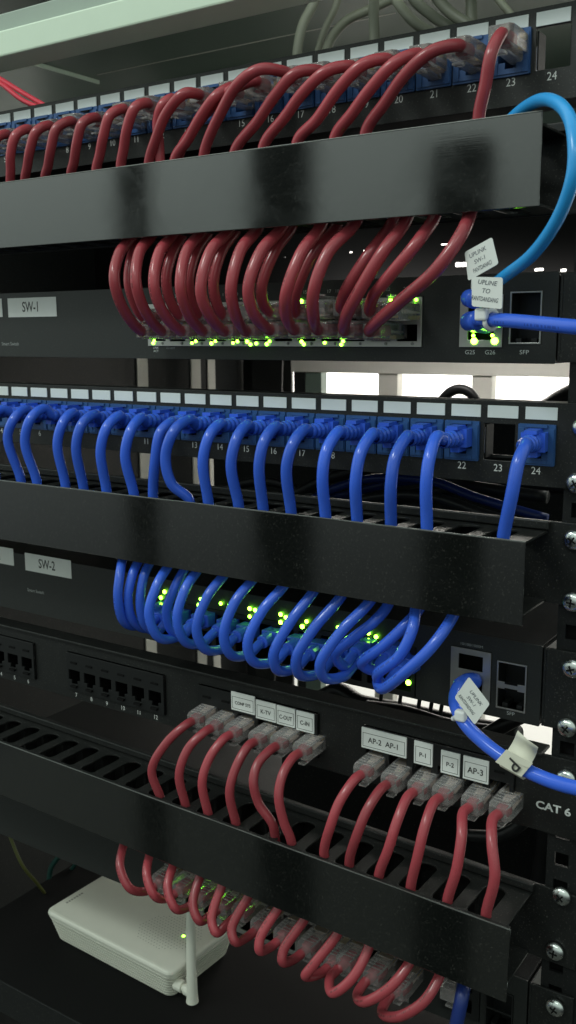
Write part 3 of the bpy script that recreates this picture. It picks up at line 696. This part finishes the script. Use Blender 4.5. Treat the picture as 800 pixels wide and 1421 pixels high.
for i, L in enumerate(S1b):
    p = [at(*q) for q in L]; tail = p[-1]
    pts = [p[0]+Vector((2, 2, 26))]+p+[Vector((tail.x+.5, -19, tail.z)), Vector((tail.x+1, -12, tail.z))]
    root = (tail.x+.8, 0, tail.z)
    t = cable('red cable, %s from the left behind, in upper ports of the first switch' % ORD[i], GS, 'red', pts, 3.3, root)
    clear_plug(t, (tail.x+.8, -1, tail.z+.4))
for i, (u, v) in enumerate(((545, 432), (444, 430), (340, 434))):
    q = at(u, v, -22)
    t = thing('patch_plug', ['clear plug in an upper port near the right end of the first switch', 'clear plug behind the ninth front red cable', 'clear plug behind the sixth front red cable'][i], 'plug', (q.x, -1, q.z), 'clear plugs in the first switch')
    clear_plug(t, (q.x, -1, q.z), flip=-1)

# ------------------------------------------------------------------ blue cables: middle manager loops into the second switch
S2 = [
 [(173, 762, -30), (167, 795, -46), (164, 830, -50), (172, 862, -44), (192, 868, -28)],
 [(197, 766, -28), (184, 798, -40), (178, 830, -44), (184, 860, -40), (204, 872, -26)],
 [(212, 770, -26), (200, 800, -36), (195, 838, -40), (202, 868, -36), (220, 876, -24)],
 [(240, 772, -30), (218, 812, -46), (207, 852, -52), (220, 884, -46), (246, 884, -28)],
 [(262, 776, -24), (243, 815, -34), (231, 850, -38), (238, 874, -34), (256, 880, -24)],
 [(280, 780, -30), (257, 818, -46), (246, 860, -52), (257, 890, -46), (282, 892, -28)],
 [(318, 786, -30), (288, 828, -46), (273, 872, -52), (284, 900, -46), (310, 900, -28)],
 [(358, 792, -30), (326, 836, -46), (311, 880, -52), (320, 908, -46), (346, 908, -28)],
 [(402, 800, -30), (364, 848, -46), (344, 892, -52), (352, 918, -46), (382, 918, -28)],
 [(442, 808, -30), (404, 862, -46), (380, 908, -52), (386, 930, -46), (412, 926, -28)],
 [(480, 816, -30), (436, 872, -46), (412, 912, -52), (416, 936, -46), (444, 934, -28)],
 [(520, 824, -30), (474, 876, -46), (445, 920, -52), (450, 940, -46), (478, 938, -28)],
 [(540, 836, -22), (520, 862, -30), (492, 884, -34), (466, 908, -34), (478, 924, -26)],
 [(585, 838, -24), (560, 870, -34), (530, 898, -38), (502, 920, -36), (520, 930, -26)],
 [(578, 832, -30), (573, 872, -42), (555, 910, -46), (524, 936, -42), (536, 950, -28)],
 [(636, 838, -30), (604, 892, -46), (566, 930, -52), (530, 956, -44), (526, 934, -24)],
]
GS2 = 'blue patch cables looping from the middle manager into the second switch'
for i, L in enumerate(S2):
    p = [at(*q) for q in L]; tail = p[-1]
    zz = max(tail.z, -172)+4
    pts = [p[0]+Vector((0, 4, 24))]+p+[Vector((tail.x+1, -18, zz)), Vector((tail.x+2, -8, zz+2))]
    root = (tail.x+2, 0, zz+2)
    t = cable('blue cable looping into the second switch, %s from the left%s' % (ORD[i], ', the rightmost wide loop' if i == 15 else ''), GS2, 'blue', pts, 3.15, root)
    link('boot', MB().box(-6, 6, -9, 2, -4.4, 4.4).tube([(0, -8, 0), (0, -17, -1)], 4.4, 12, 2).mesh(), 'blue', t, False, .8)

# ------------------------------------------------------------------ red cables: CAT 6 panel into the lowest manager
C_ = [
 [(258, 1006, -26), (232, 1030, -36), (211, 1068, -42), (222, 1104, -38)],
 [(284, 1016, -26), (262, 1038, -36), (249, 1074, -42), (257, 1113, -38)],
 [(311, 1025, -26), (292, 1050, -36), (281, 1084, -42), (288, 1124, -38)],
 [(345, 1035, -26), (329, 1062, -36), (319, 1098, -42), (327, 1139, -38)],
 [(375, 1041, -26), (358, 1060, -36), (352, 1084, -42), (360, 1116, -41), (378, 1142, -38)],
 [(407, 1051, -26), (393, 1074, -36), (387, 1104, -42), (394, 1140, -41), (403, 1162, -38)],
 [(493, 1081, -26), (472, 1112, -37), (459, 1146, -42), (450, 1182, -38)],
 [(529, 1095, -26), (510, 1124, -37), (496, 1158, -42), (485, 1196, -38)],
 [(566, 1106, -26), (552, 1138, -37), (540, 1176, -42), (526, 1216, -38)],
 [(602, 1114, -26), (590, 1146, -37), (580, 1188, -42), (570, 1234, -38)],
 [(643, 1128, -26), (641, 1160, -37), (634, 1206, -42), (621, 1252, -38)],
 [(684, 1137, -26), (683, 1170, -37), (687, 1216, -42), (675, 1268, -38)],
]
names_C = ['under the CONF SYS group, first', 'under the CONF SYS group, second', 'under the CONF SYS group, third', 'under the K-TV sticker, fourth', 'fifth of the left group', 'under the C-IN sticker, sixth',
           'under the AP-2 sticker', 'under the AP-1 sticker', 'under the P-1 sticker', 'under the P-2 sticker', 'under the AP-3 sticker', 'right of the AP-3 sticker']
GC = 'red patch cables from the CAT 6 panel into the lowest manager'
for i, L in enumerate(C_):
    p = [at(*q) for q in L]; tail = p[0]
    pts = [Vector((tail.x+1.5, -13, tail.z+1.2)), Vector((tail.x+.8, -20, tail.z+.8))]+p+[p[-1]+Vector((0, 3, -10)), p[-1]+Vector((0, 6, -26))]
    root = (tail.x+1.4, -2, tail.z+1.6)
    t = cable('red cable with clear plug in the CAT 6 panel, ' + names_C[i], GC, 'red', pts, 3.0, root)
    clear_plug(t, (root[0], 4.0, root[2]+.6), flip=1, pitch=.06, yaw=random.uniform(-.04, .04))

# ------------------------------------------------------------------ red cables: lowest manager into the lowest switch
S3 = [
 [(173, 1165, -30), (167, 1202, -44), (180, 1232, -46), (206, 1236, -30)],
 [(209, 1178, -30), (204, 1214, -44), (214, 1242, -46), (234, 1246, -30)],
 [(243, 1190, -30), (233, 1232, -44), (243, 1260, -46), (262, 1258, -30)],
 [(280, 1206, -30), (268, 1254, -44), (276, 1277, -46), (293, 1270, -30)],
 [(312, 1216, -30), (294, 1274, -44), (300, 1294, -46), (318, 1280, -30)],
 [(350, 1232, -30), (322, 1288, -44), (326, 1306, -46), (344, 1300, -30)],
 [(392, 1248, -30), (362, 1300, -44), (360, 1318, -46), (376, 1314, -30)],
 [(430, 1262, -30), (394, 1318, -44), (392, 1334, -46), (410, 1330, -30)],
 [(476, 1282, -30), (436, 1338, -44), (424, 1354, -46), (446, 1350, -30)],
 [(516, 1302, -30), (492, 1354, -44), (462, 1378, -48), (458, 1358, -36), (468, 1346, -26)],
 [(576, 1320, -30), (546, 1366, -44), (508, 1390, -48), (496, 1380, -34), (506, 1364, -26)],
 [(616, 1338, -30), (592, 1386, -44), (556, 1410, -48), (530, 1404, -36), (540, 1384, -26)],
]
GS3 = 'red patch cables looping under the lowest manager into the lowest switch'
for i, L in enumerate(S3):
    p = [at(*q) for q in L]; tail = p[-1]
    pts = [p[0]+Vector((0, 4, 24))]+p+[Vector((tail.x+3, -21, tail.z+3)), Vector((tail.x+4, -12, tail.z+4))]
    root = (tail.x+4, -1, tail.z+4)
    t = cable('red cable coiling beneath the lowest manager, %s from the left' % ORD[i], GS3, 'red', pts, 3.1, root)
    clear_plug(t, root, flip=1)

# ------------------------------------------------------------------ uplink cables with tags
def tube_thing(name, label, cat, m_, pts, r, group=None, sub=8):
    p = [at(*q) if len(q) == 3 and not isinstance(q, Vector) else q for q in pts]
    root = tuple(p[0]); t = thing(name, label, cat, root, group)
    link('jacket', MB().tube(p, r, 16, sub).mesh(org=root), m_, t, True)
    return t
t = tube_thing('uplink_cable', 'light blue cable arching around the right end of the top cable manager', 'cable', 'sky',
    [(668, 412, -4), (664, 420, -26), (676, 402, -34), (700, 384, -44), (742, 350, -62), (778, 296, -76), (796, 240, -82), (796, 184, -78), (782, 150, -66), (756, 138, -52), (728, 150, -38), (700, 176, -28), (680, 200, -24)], 2.95)
link('boot', MB().tube([at(666, 413, -2), at(656, 413, -12), at(652, 414, -22), at(660, 416, -30)], 4.6, 14, 4).mesh(org=tuple(t.location/MM)), 'blue', t, True)
t = tube_thing('uplink_cable', 'dark blue cable running level to the right out of the first switch', 'cable', 'blue',
    [(676, 448, -3), (656, 446, -20), (662, 444, -34), (690, 444, -46), (730, 447, -56), (770, 451, -64), (815, 455, -70), (900, 458, -76)], 3.35)
link('boot', MB().tube([at(676, 450, -2), at(658, 448, -14), at(652, 446, -26), at(664, 444, -34)], 4.9, 14, 4).mesh(org=tuple(t.location/MM)), 'blue', t, True)
t = tube_thing('uplink_cable', 'blue cable with a P flag, leaving the second switch toward the lower right', 'cable', 'blue',
    [(655, 955, -3), (638, 952, -16), (632, 975, -30), (645, 1003, -38), (676, 1034, -42), (716, 1061, -46), (760, 1082, -50), (810, 1096, -54), (900, 1110, -60)], 3.7)
link('boot', MB().tube([at(660, 945, -1), at(648, 946, -8), at(638, 953, -14)], 4.8, 14, 4).mesh(org=tuple(t.location/MM)), 'blue', t, True)
# hanging tags, ties
def quad_tag(name, label, C4, th, lines, m_, inkm, size, tcen, trot, group=None, cat='tag', smooth=False):
    """C4: four corner points TL, TR, BR, BL in mm"""
    c = sum(C4, Vector())/4; nrm = (C4[1]-C4[0]).cross(C4[3]-C4[0]).normalized()
    if nrm.y > 0: nrm = -nrm
    t = thing(name, label, cat, tuple(c), group)
    # rounded corners
    ex = (C4[1]-C4[0]); ez = (C4[0]-C4[3]); w = ex.length; h = ez.length
    loop = rrect(0, 1, 0, 1, .07, 3)
    b = MB()
    for d in (0, th):
        for a, q in loop:
            p = C4[3]*(1-a)*(1-q)+C4[2]*a*(1-q)+C4[0]*(1-a)*q+C4[1]*a*q
            bow = math.sin(a*math.pi)*.8
            b.v.append(tuple(p-nrm*(th-d)+nrm*0+nrm*bow*0))
    n = len(loop); b.f = [tuple(range(n)), tuple(range(n, 2*n))]+[(i, (i+1) % n, n+(i+1) % n, n+i) for i in range(n)]
    link('card', b.mesh(org=tuple(c)), m_, t)
    X_ = ex.normalized(); Z_ = nrm; Y_ = Z_.cross(X_)
    R = Matrix((X_, Y_, Z_)).transposed().to_4x4() @ Matrix.Rotation(trot, 4, 'Z')
    for i, tx in enumerate(lines):
        off = tcen[1]-i*size*1.75
        base = c+X_*(tcen[0])+Y_*off+nrm*.12
        if trot:
            d = Matrix.Rotation(trot, 3, 'Z') @ Vector((tcen[0], off, 0)); base = c+X_*d.x+Y_*d.y+nrm*.12
        o = text('handwriting', tx, size, tuple(base-c), inkm, t, .58 if len(tx) > 6 else 1.0, rotm=R, slant=.15, bold=.02)
    return t
GT = 'handwritten white cable tags'
quad_tag('cable_tag', 'upper white tag, tilted, handwritten UPLINK SW-1, above the level blue cable', [at(645, 350, -46), at(683, 329, -48), at(692, 366, -48), at(650, 390, -46)], .25, ['UPLINK', 'SW-1', 'PANTDANACI'], 'sticker', 'greyink', 2.1, (-.5, 3.4), 0, GT)
quad_tag('cable_tag', 'square white tag handwritten UPLINE TO, just above the level blue cable', [at(655, 384, -52), at(698, 385, -52), at(697, 429, -52), at(655, 425, -52)], .25, ['UPLINE', 'TO', 'RANTDANDANG'], 'sticker', 'greyink', 2.2, (-.6, 4.4), -.08, GT)
quad_tag('cable_tag', 'diagonal white tag handwritten on the blue cable under the second switch', [at(651, 939, -44), at(680, 977, -44), at(659, 1006, -44), at(631, 968, -44)], .25, ['UPLINK', 'SW-1', 'RANTDANDANG'], 'sticker', 'greyink', 2.0, (0, 3.0), 0, GT)
def tie(label, c, r, axis, headoff):
    t = thing('cable_tie', label, 'cable tie', tuple(c), 'white cable ties')
    ax = Vector(axis).normalized(); a = ax.cross(Vector((0, 0, 1))).normalized(); b = ax.cross(a)
    ring = [a*math.cos(i*math.pi/8)*r+b*math.sin(i*math.pi/8)*r for i in range(17)]
    link('band', MB().tube(ring, 1.25, 8, 1).mesh(), 'tie', t, True)
    h = Vector(headoff); link('head', MB().box(h.x-3.1, h.x+3.1, h.y-2.4, h.y+2.4, h.z-2.6, h.z+3.4).mesh(), 'tie', t, False, 1.1)
    return t
tie('white cable tie on the level blue cable under the square tag', at(682, 444, -43.5), 4.6, (1, -.4, 0), (-3.2, -4.2, 2.2))
tie('white cable tie on the light blue cable between the two upper tags', at(672, 405, -33), 4.4, (1, -.5, .6), (-1.0, -5.5, 3.2))
tie('white cable tie on the blue cable below the diagonal tag', at(641, 994, -35.5), 4.9, (.5, -.3, -.8), (1.5, -4.6, 2.0))
# P flag: wrapped band with a folded flag
pf = thing('flag_label', 'cream adhesive flag with a big letter P wrapped on the lower blue cable', 'label', tuple(at(716, 1061, -46)))
O = at(716, 1061, -46)
b = MB()
ca = (at(760, 1082, -50)-at(676, 1034, -42)).normalized()
pa = Vector((0, -1, 0)); pa = (pa-ca*pa.dot(ca)).normalized(); pb_ = ca.cross(pa)
ringn = 18
for s in (-6.8, 6.8):
    for i in range(ringn):
        an = 2*math.pi*i/ringn; b.v.append(tuple(O+ca*s+(pa*math.cos(an)+pb_*math.sin(an))*4.75))
b.f = [(i, (i+1) % ringn, ringn+(i+1) % ringn, ringn+i) for i in range(ringn)]
o = link('band', b.mesh(org=tuple(O)), 'pflag', pf, True); sm = o.modifiers.new('s', 'SOLIDIFY'); sm.thickness = .0003
Q = [at(699, 1050, -50.8), at(722, 1011, -47), at(750, 1034, -48), at(734, 1066, -52.5)]
b = MB()
for i in range(6):
    s = i/5; L_ = Q[0].lerp(Q[1], s); R_ = Q[3].lerp(Q[2], s); bw = Vector((0, 1, 0))*(math.sin(s*math.pi*1.3)*3.0-0.5)
    b.v += [tuple(L_+bw), tuple(L_.lerp(R_, .5)+bw*1.3), tuple(R_+bw)]
for i in range(5):
    for k in range(2): b.f.append((i*3+k, i*3+k+1, i*3+k+4, i*3+k+3))
o = link('flag', b.mesh(org=tuple(O)), 'pflag', pf, True); sm = o.modifiers.new('s', 'SOLIDIFY'); sm.thickness = .0003
# wrapped front sheet carrying the letter
fs = [at(703, 1040, -51.2), at(740, 1059, -52.6), at(724, 1078, -52.4), at(688, 1057, -51.2)]
b = MB(); b.v = [tuple(q) for q in fs]; b.f = [(0, 1, 2, 3)]
o = link('front_sheet', b.mesh(org=tuple(O)), 'pflag', pf); sm = o.modifiers.new('s', 'SOLIDIFY'); sm.thickness = .0003
X_ = (fs[2]-fs[1]).normalized(); nn = (fs[1]-fs[0]).cross(fs[3]-fs[0]).normalized(); nn = -nn if nn.y > 0 else nn
Yv = nn.cross(X_); R = Matrix((X_, Yv, nn)).transposed().to_4x4()
cc = (at(712, 1061, -52.9))
text('printed_letter', 'P', 7.6, tuple(cc-O), 'ink', pf, 1.0, rotm=R, bold=.1)

# ------------------------------------------------------------------ modem on its shelf
zt, zs = -476.0, -507.0
sh = thing('rack_shelf', 'wide black shelf at the bottom that carries the white modem', 'shelf', (-240, 180, zs-12))
link('tray', MB().box(XL, 30, -18, 380, zs-1.6, zs).mesh(org=(-240, 180, zs-12)), 'hole', sh, False, .4)
link('front_lip', MB().box(XL, 30, -19.4, -17.9, zs-30, zs+.6).mesh(org=(-240, 180, zs-12)), 'matte', sh, False, .4)
L, F, B = Zp(62, 1262, zt), Zp(237, 1352, zt), Zp(142, 1204, zt)
ex = (F-L).normalized(); ey = Vector((-ex.y, ex.x, 0)); lx = (F-L).length; ly = (B-L).length*1.12
md = thing('modem', 'off-white modem with side vents lying on the dark bottom shelf', 'modem', ((L+F)/2).to_tuple()[:2]+(zs,))
o0 = (L+F)/2; o0.z = zs
def ring(z, ins, r=7, bowx=0):
    return [o0+ex*(a-lx/2)+ey*b_+Vector((0, 0, z-zs)) for a, b_ in rrect(ins, lx-ins, ins, ly-ins, r, 5)]
prof = [(zs+.3, 9), (zs+2, 7.0)]
for i in range(6):
    z = zs+4+i*3.1; k = 6.2-i*.75
    prof += [(z, k), (z+.1, k+1.9), (z+1.3, k+1.8), (z+1.4, k-.15)]
prof += [(zt-7.6, 1.4), (zt-7.2, 2.2), (zt-6.6, 2.2), (zt-6.2, .8), (zt-3, .1), (zt-1.4, .5), (zt-.4, 1.6), (zt, 3.4)]
b = MB(); n = len(rrect(0, 1, 0, 1, .1, 5))
for z, i_ in prof: b.v += [tuple(p) for p in ring(z, i_)]
for j in range(len(prof)-1):
    for k in range(n): b.f.append((j*n+k, j*n+(k+1) % n, (j+1)*n+(k+1) % n, (j+1)*n+k))
b.f.append(tuple(range(n))); b.f.append(tuple((len(prof)-1)*n+k for k in range(n)))
me = b.mesh(org=tuple(md.location/MM)); o = link('case', me, 'modem', md); me.materials.append(MT['vent'])
for j in range(6):
    for k in range(n): me.polygons[(2+j*4+1)*n+k].material_index = 1
g = MB()
for i in range(17):
    for j in range(15):
        if abs(i-8)+abs(j-7) > 11: continue
        c = o0+ex*(38-lx/2+lx*.30+i*3.3+j*.7)+ey*(ly*.24+j*3.1-i*.2)+Vector((0, 0, zt-zs+.04))
        s1, s2 = .75, .5
        q0 = len(g.v); g.v += [tuple(c+ex*s1), tuple(c+ey*s2), tuple(c-ex*s1), tuple(c-ey*s2)]; g.f.append((q0, q0+1, q0+2, q0+3))
link('vent_pattern', g.mesh(org=tuple(md.location/MM)), 'vent', md)
g = MB(); c = Zp(104, 1246, zt+.05)
for i in range(7):
    p = c+ey*(i-3)*3.0; g.box(p.x-1.1, p.x+1.1, p.y-1.1, p.y+1.1, zt+.02, zt+.06)
link('printed_mark', g.mesh(org=tuple(md.location/MM)), 'vent', md)
c = Zp(255, 1299, zt+.1); link('status_light', MB().tube([c, c+Vector((0, 0, .3))], 1.1, 10, 1).mesh(org=tuple(md.location/MM)), 'led', md)
# antenna
ah = Vector((-287, 47, zs+14)); up0 = ah+Vector((9, 0, 0))
an = link('antenna', MB().tube([up0+Vector((2, -2, -8)), up0+Vector((2, -2, -5)), up0+Vector((1.6, -1.5, 20)), up0+Vector((0, 1, 74))], lambda s: 5.4-1.7*s if s > .03 else 4.6, 14, 5).mesh(org=tuple(md.location/MM)), 'modem', md, True)
link('antenna_hinge', MB().tube([ah-Vector((8, 0, 0)), ah+Vector((0, 0, 0))], 5.0, 14, 1).tube([ah, ah+Vector((3, -1, 0))], 3.2, 14, 1).tube([ah+Vector((3, -1, 0)), ah+Vector((9, -1, 0))], 4.6, 14, 1).mesh(org=tuple(md.location/MM)), 'modem', md, False, .6)

# ------------------------------------------------------------------ loose cables inside the cabinet
GP = 'pale cables hanging behind the top panel'
for i, L in enumerate((
  [(446, -30, 110), (436, 4, 108), (420, 36, 104), (412, 80, 100), (412, 130, 100)],
  [(474, -24, 150), (466, 10, 150), (450, 44, 150), (436, 90, 150)],
  [(560, -8, 140), (512, 14, 138), (480, 30, 136), (458, 58, 134), (446, 110, 130)],
  [(522, -30, 90), (519, 10, 90), (520, 52, 90), (522, 100, 90)],
  [(535, -30, 120), (550, 0, 116), (572, 28, 112), (596, 44, 110), (640, 60, 108)],
  [(556, -34, 100), (574, -2, 98), (600, 22, 96), (636, 44, 94), (680, 62, 92)],
  [(590, -34, 80), (606, -4, 80), (626, 18, 80), (660, 40, 80)],
  [(652, -40, 90), (654, -4, 90), (655, 24, 88), (660, 70, 86)],
  [(676, -40, 150), (690, -4, 150), (704, 14, 150), (740, 60, 150)])):
    pl = ['leftmost, hanging straight into the top panel', 'second from the left, dim and thin', 'bowed sideways behind the labels', 'straight and bright above port 19', 'curving right above port 20', 'middle one of the right bundle', 'front one of the right bundle', 'short straight one above port 22', 'rightmost, dark and deep'][i]
    tube_thing('hanging_cable', 'pale grey cable behind the top panel, '+pl, 'cable', 'pale', L, 3.4 if i not in (1, 8) else 2.6, GP)
for i, L in enumerate(([(-40, 86, 60), (0, 109, 60), (34, 130, 60), (72, 152, 60), (110, 176, 60)], [(-40, 92, 58), (0, 115, 58), (30, 138, 58), (60, 152, 58), (100, 172, 58)])):
    tube_thing('thin_cable', 'thin bright red cable above the left labels, '+['upper', 'lower']+' of the pair' if False else 'thin bright red cable above the left labels, %s of the pair' % ['upper', 'lower'][i], 'cable', 'pink', L, 1.9, 'thin red pair at the top left')
# dark bundles behind the equipment
rb = random.Random(5)
def bundle(label, n, y0, y1, v0, v1, u0, u1, r, m_, group):
    for i in range(n):
        y = rb.uniform(y0, y1); L = []
        vv = rb.uniform(v0, v1)
        for u in range(int(u0), int(u1)+1, 60): L.append(at(u, vv+rb.uniform(-6, 6)+(u-400)*0, y+rb.uniform(-10, 10)))
        t = tube_thing('rear_cable', label % ORD[i], 'cable', m_, L, rb.uniform(*r), group, sub=4)
# (the gap between the middle panel and manager)
rear_specs = [
 ([(420, 700, 60), (470, 676, 60), (520, 664, 60), (600, 668, 62), (660, 690, 60), (760, 720, 60)], 'navy', 3.0, 'deep blue cable lying behind the gap under port 19 and 20'),
 ([(400, 690, 90), (470, 660, 88), (560, 650, 86), (640, 672, 84), (760, 690, 80)], 'dark', 4.0, 'black cable arching behind the gap under port 21'),
 ([(430, 720, 50), (520, 690, 50), (600, 690, 52), (680, 716, 50), (740, 730, 50)], 'dark', 3.4, 'black cable low behind the slots of the middle manager'),
 ([(300, 680, 90), (370, 668, 90), (440, 690, 90), (520, 715, 90)], 'dark', 3.4, 'black cable behind ports 15 to 18 of the middle panel'),
 ([(450, 694, 110), (540, 672, 110), (640, 660, 105), (800, 652, 100)], 'navy', 3.0, 'deep blue cable rising to the right behind port 22'),
 ([(470, 710, 120), (560, 690, 120), (680, 672, 120), (800, 676, 120)], 'dark', 5.0, 'thick black cable furthest behind port 22 and 23'),
]
for L, m_, r, lb in rear_specs: tube_thing('rear_cable', lb, 'cable', m_, L, r, 'cables inside the cabinet')
tube_thing('power_cord', 'thick dark cord sweeping up at the right, seen against the white wall', 'cord', 'dark', [(715, 606, 300), (756, 580, 290), (800, 556, 270), (850, 534, 250), (900, 515, 220)], 14, 'cables inside the cabinet')
tube_thing('power_cord', 'second dark cord under the thick one at the right of the white wall', 'cord', 'dark', [(740, 590, 280), (780, 560, 260), (830, 540, 240), (880, 530, 220)], 11, 'cables inside the cabinet')
tube_thing('rear_cable', 'small black loop standing up against the bright wall behind port 22', 'cable', 'dark', [(606, 590, 300), (612, 560, 300), (624, 545, 300), (638, 540, 300), (652, 545, 300), (662, 560, 300), (668, 590, 300)], 4.5, 'cables inside the cabinet')
# dark gap above the first switch: added slotted sheet for dim cable clutter
tray = thing('slotted_backing', 'dark slotted sheet added at the back, seen above the first switch', 'backing sheet', (-200, 330, 60))
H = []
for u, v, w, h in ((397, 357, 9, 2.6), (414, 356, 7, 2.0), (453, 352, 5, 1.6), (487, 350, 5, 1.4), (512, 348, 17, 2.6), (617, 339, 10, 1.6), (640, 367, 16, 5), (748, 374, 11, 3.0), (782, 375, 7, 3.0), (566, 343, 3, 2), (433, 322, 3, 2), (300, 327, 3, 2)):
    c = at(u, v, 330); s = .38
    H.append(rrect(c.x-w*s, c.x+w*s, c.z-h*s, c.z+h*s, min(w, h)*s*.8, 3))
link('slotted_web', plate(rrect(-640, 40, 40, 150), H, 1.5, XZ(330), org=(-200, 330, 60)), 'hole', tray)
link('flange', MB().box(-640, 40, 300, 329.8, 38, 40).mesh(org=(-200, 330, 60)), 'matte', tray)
# clutter below the second switch (black straps against the white)
for i, (u, v) in enumerate(((530, 962), (556, 968), (582, 975), (598, 984), (612, 988))):
    tube_thing('cable_strap', 'thin black strap standing against the white slit, %s from the left' % ORD[i], 'strap', 'dark', [(u+5, v-28, 120), (u, v, 120), (u-5, v+40, 120)], 1.5, 'thin straps under the second switch')
tube_thing('rear_cable', 'black cable lying along the white slit below the second switch', 'cable', 'dark', [(445, 968, 160), (470, 958, 160), (500, 974, 150), (560, 986, 140), (640, 1004, 130), (720, 1020, 120)], 6.5, 'cables inside the cabinet')
tube_thing('rear_cable', 'thick black cable under the blue loops toward the diagonal tag', 'cable', 'dark', [(510, 985, 90), (560, 992, 90), (620, 1010, 90), (680, 1020, 90)], 7, 'cables inside the cabinet')
tube_thing('rear_cable', 'black cable crossing the white patch left of the P flag', 'cable', 'dark', [(660, 1030, 60), (700, 1006, 60), (740, 985, 70), (790, 960, 80)], 5, 'cables inside the cabinet')
tube_thing('rear_cable', 'black cable hanging behind the right end of the CAT 6 panel', 'cable', 'dark', [(760, 1090, 60), (758, 1150, 60), (752, 1200, 60), (746, 1260, 60)], 6, 'cables inside the cabinet')
tube_thing('rear_cable', 'black cable curling up to the right end of the lowest manager', 'cable', 'dark', [(650, 1160, 40), (690, 1160, 40), (718, 1148, 40), (745, 1120, 40)], 4, 'cables inside the cabinet')
# wires at the bottom left
tube_thing('thin_cable', 'thin yellow green wire descending behind the left of the modem', 'cable', 'yellow', [(10, 1150, 60), (30, 1198, 60), (52, 1226, 80), (72, 1252, 110)], 1.6, 'wires behind the modem')
tube_thing('thin_cable', 'teal cable hanging behind the corner of the modem', 'cable', 'green', [(104, 1160, 120), (84, 1186, 118), (70, 1208, 116), (70, 1240, 114), (78, 1275, 110)], 2.6, 'wires behind the modem')
tube_thing('thin_cable', 'dark green cable behind the teal one', 'cable', 'green', [(118, 1180, 140), (100, 1206, 140), (88, 1220, 140), (84, 1260, 140)], 2.0, 'wires behind the modem')
# blue cable at the bottom right
t = tube_thing('patch_cable', 'blue cable with clear plug dropping from the lowest switch at the bottom right', 'cable', 'navy', [(644, 1362, -22), (642, 1380, -32), (636, 1410, -36), (628, 1450, -36)], 4.0)
clear_plug(t, tuple(at(646, 1350, -6)))
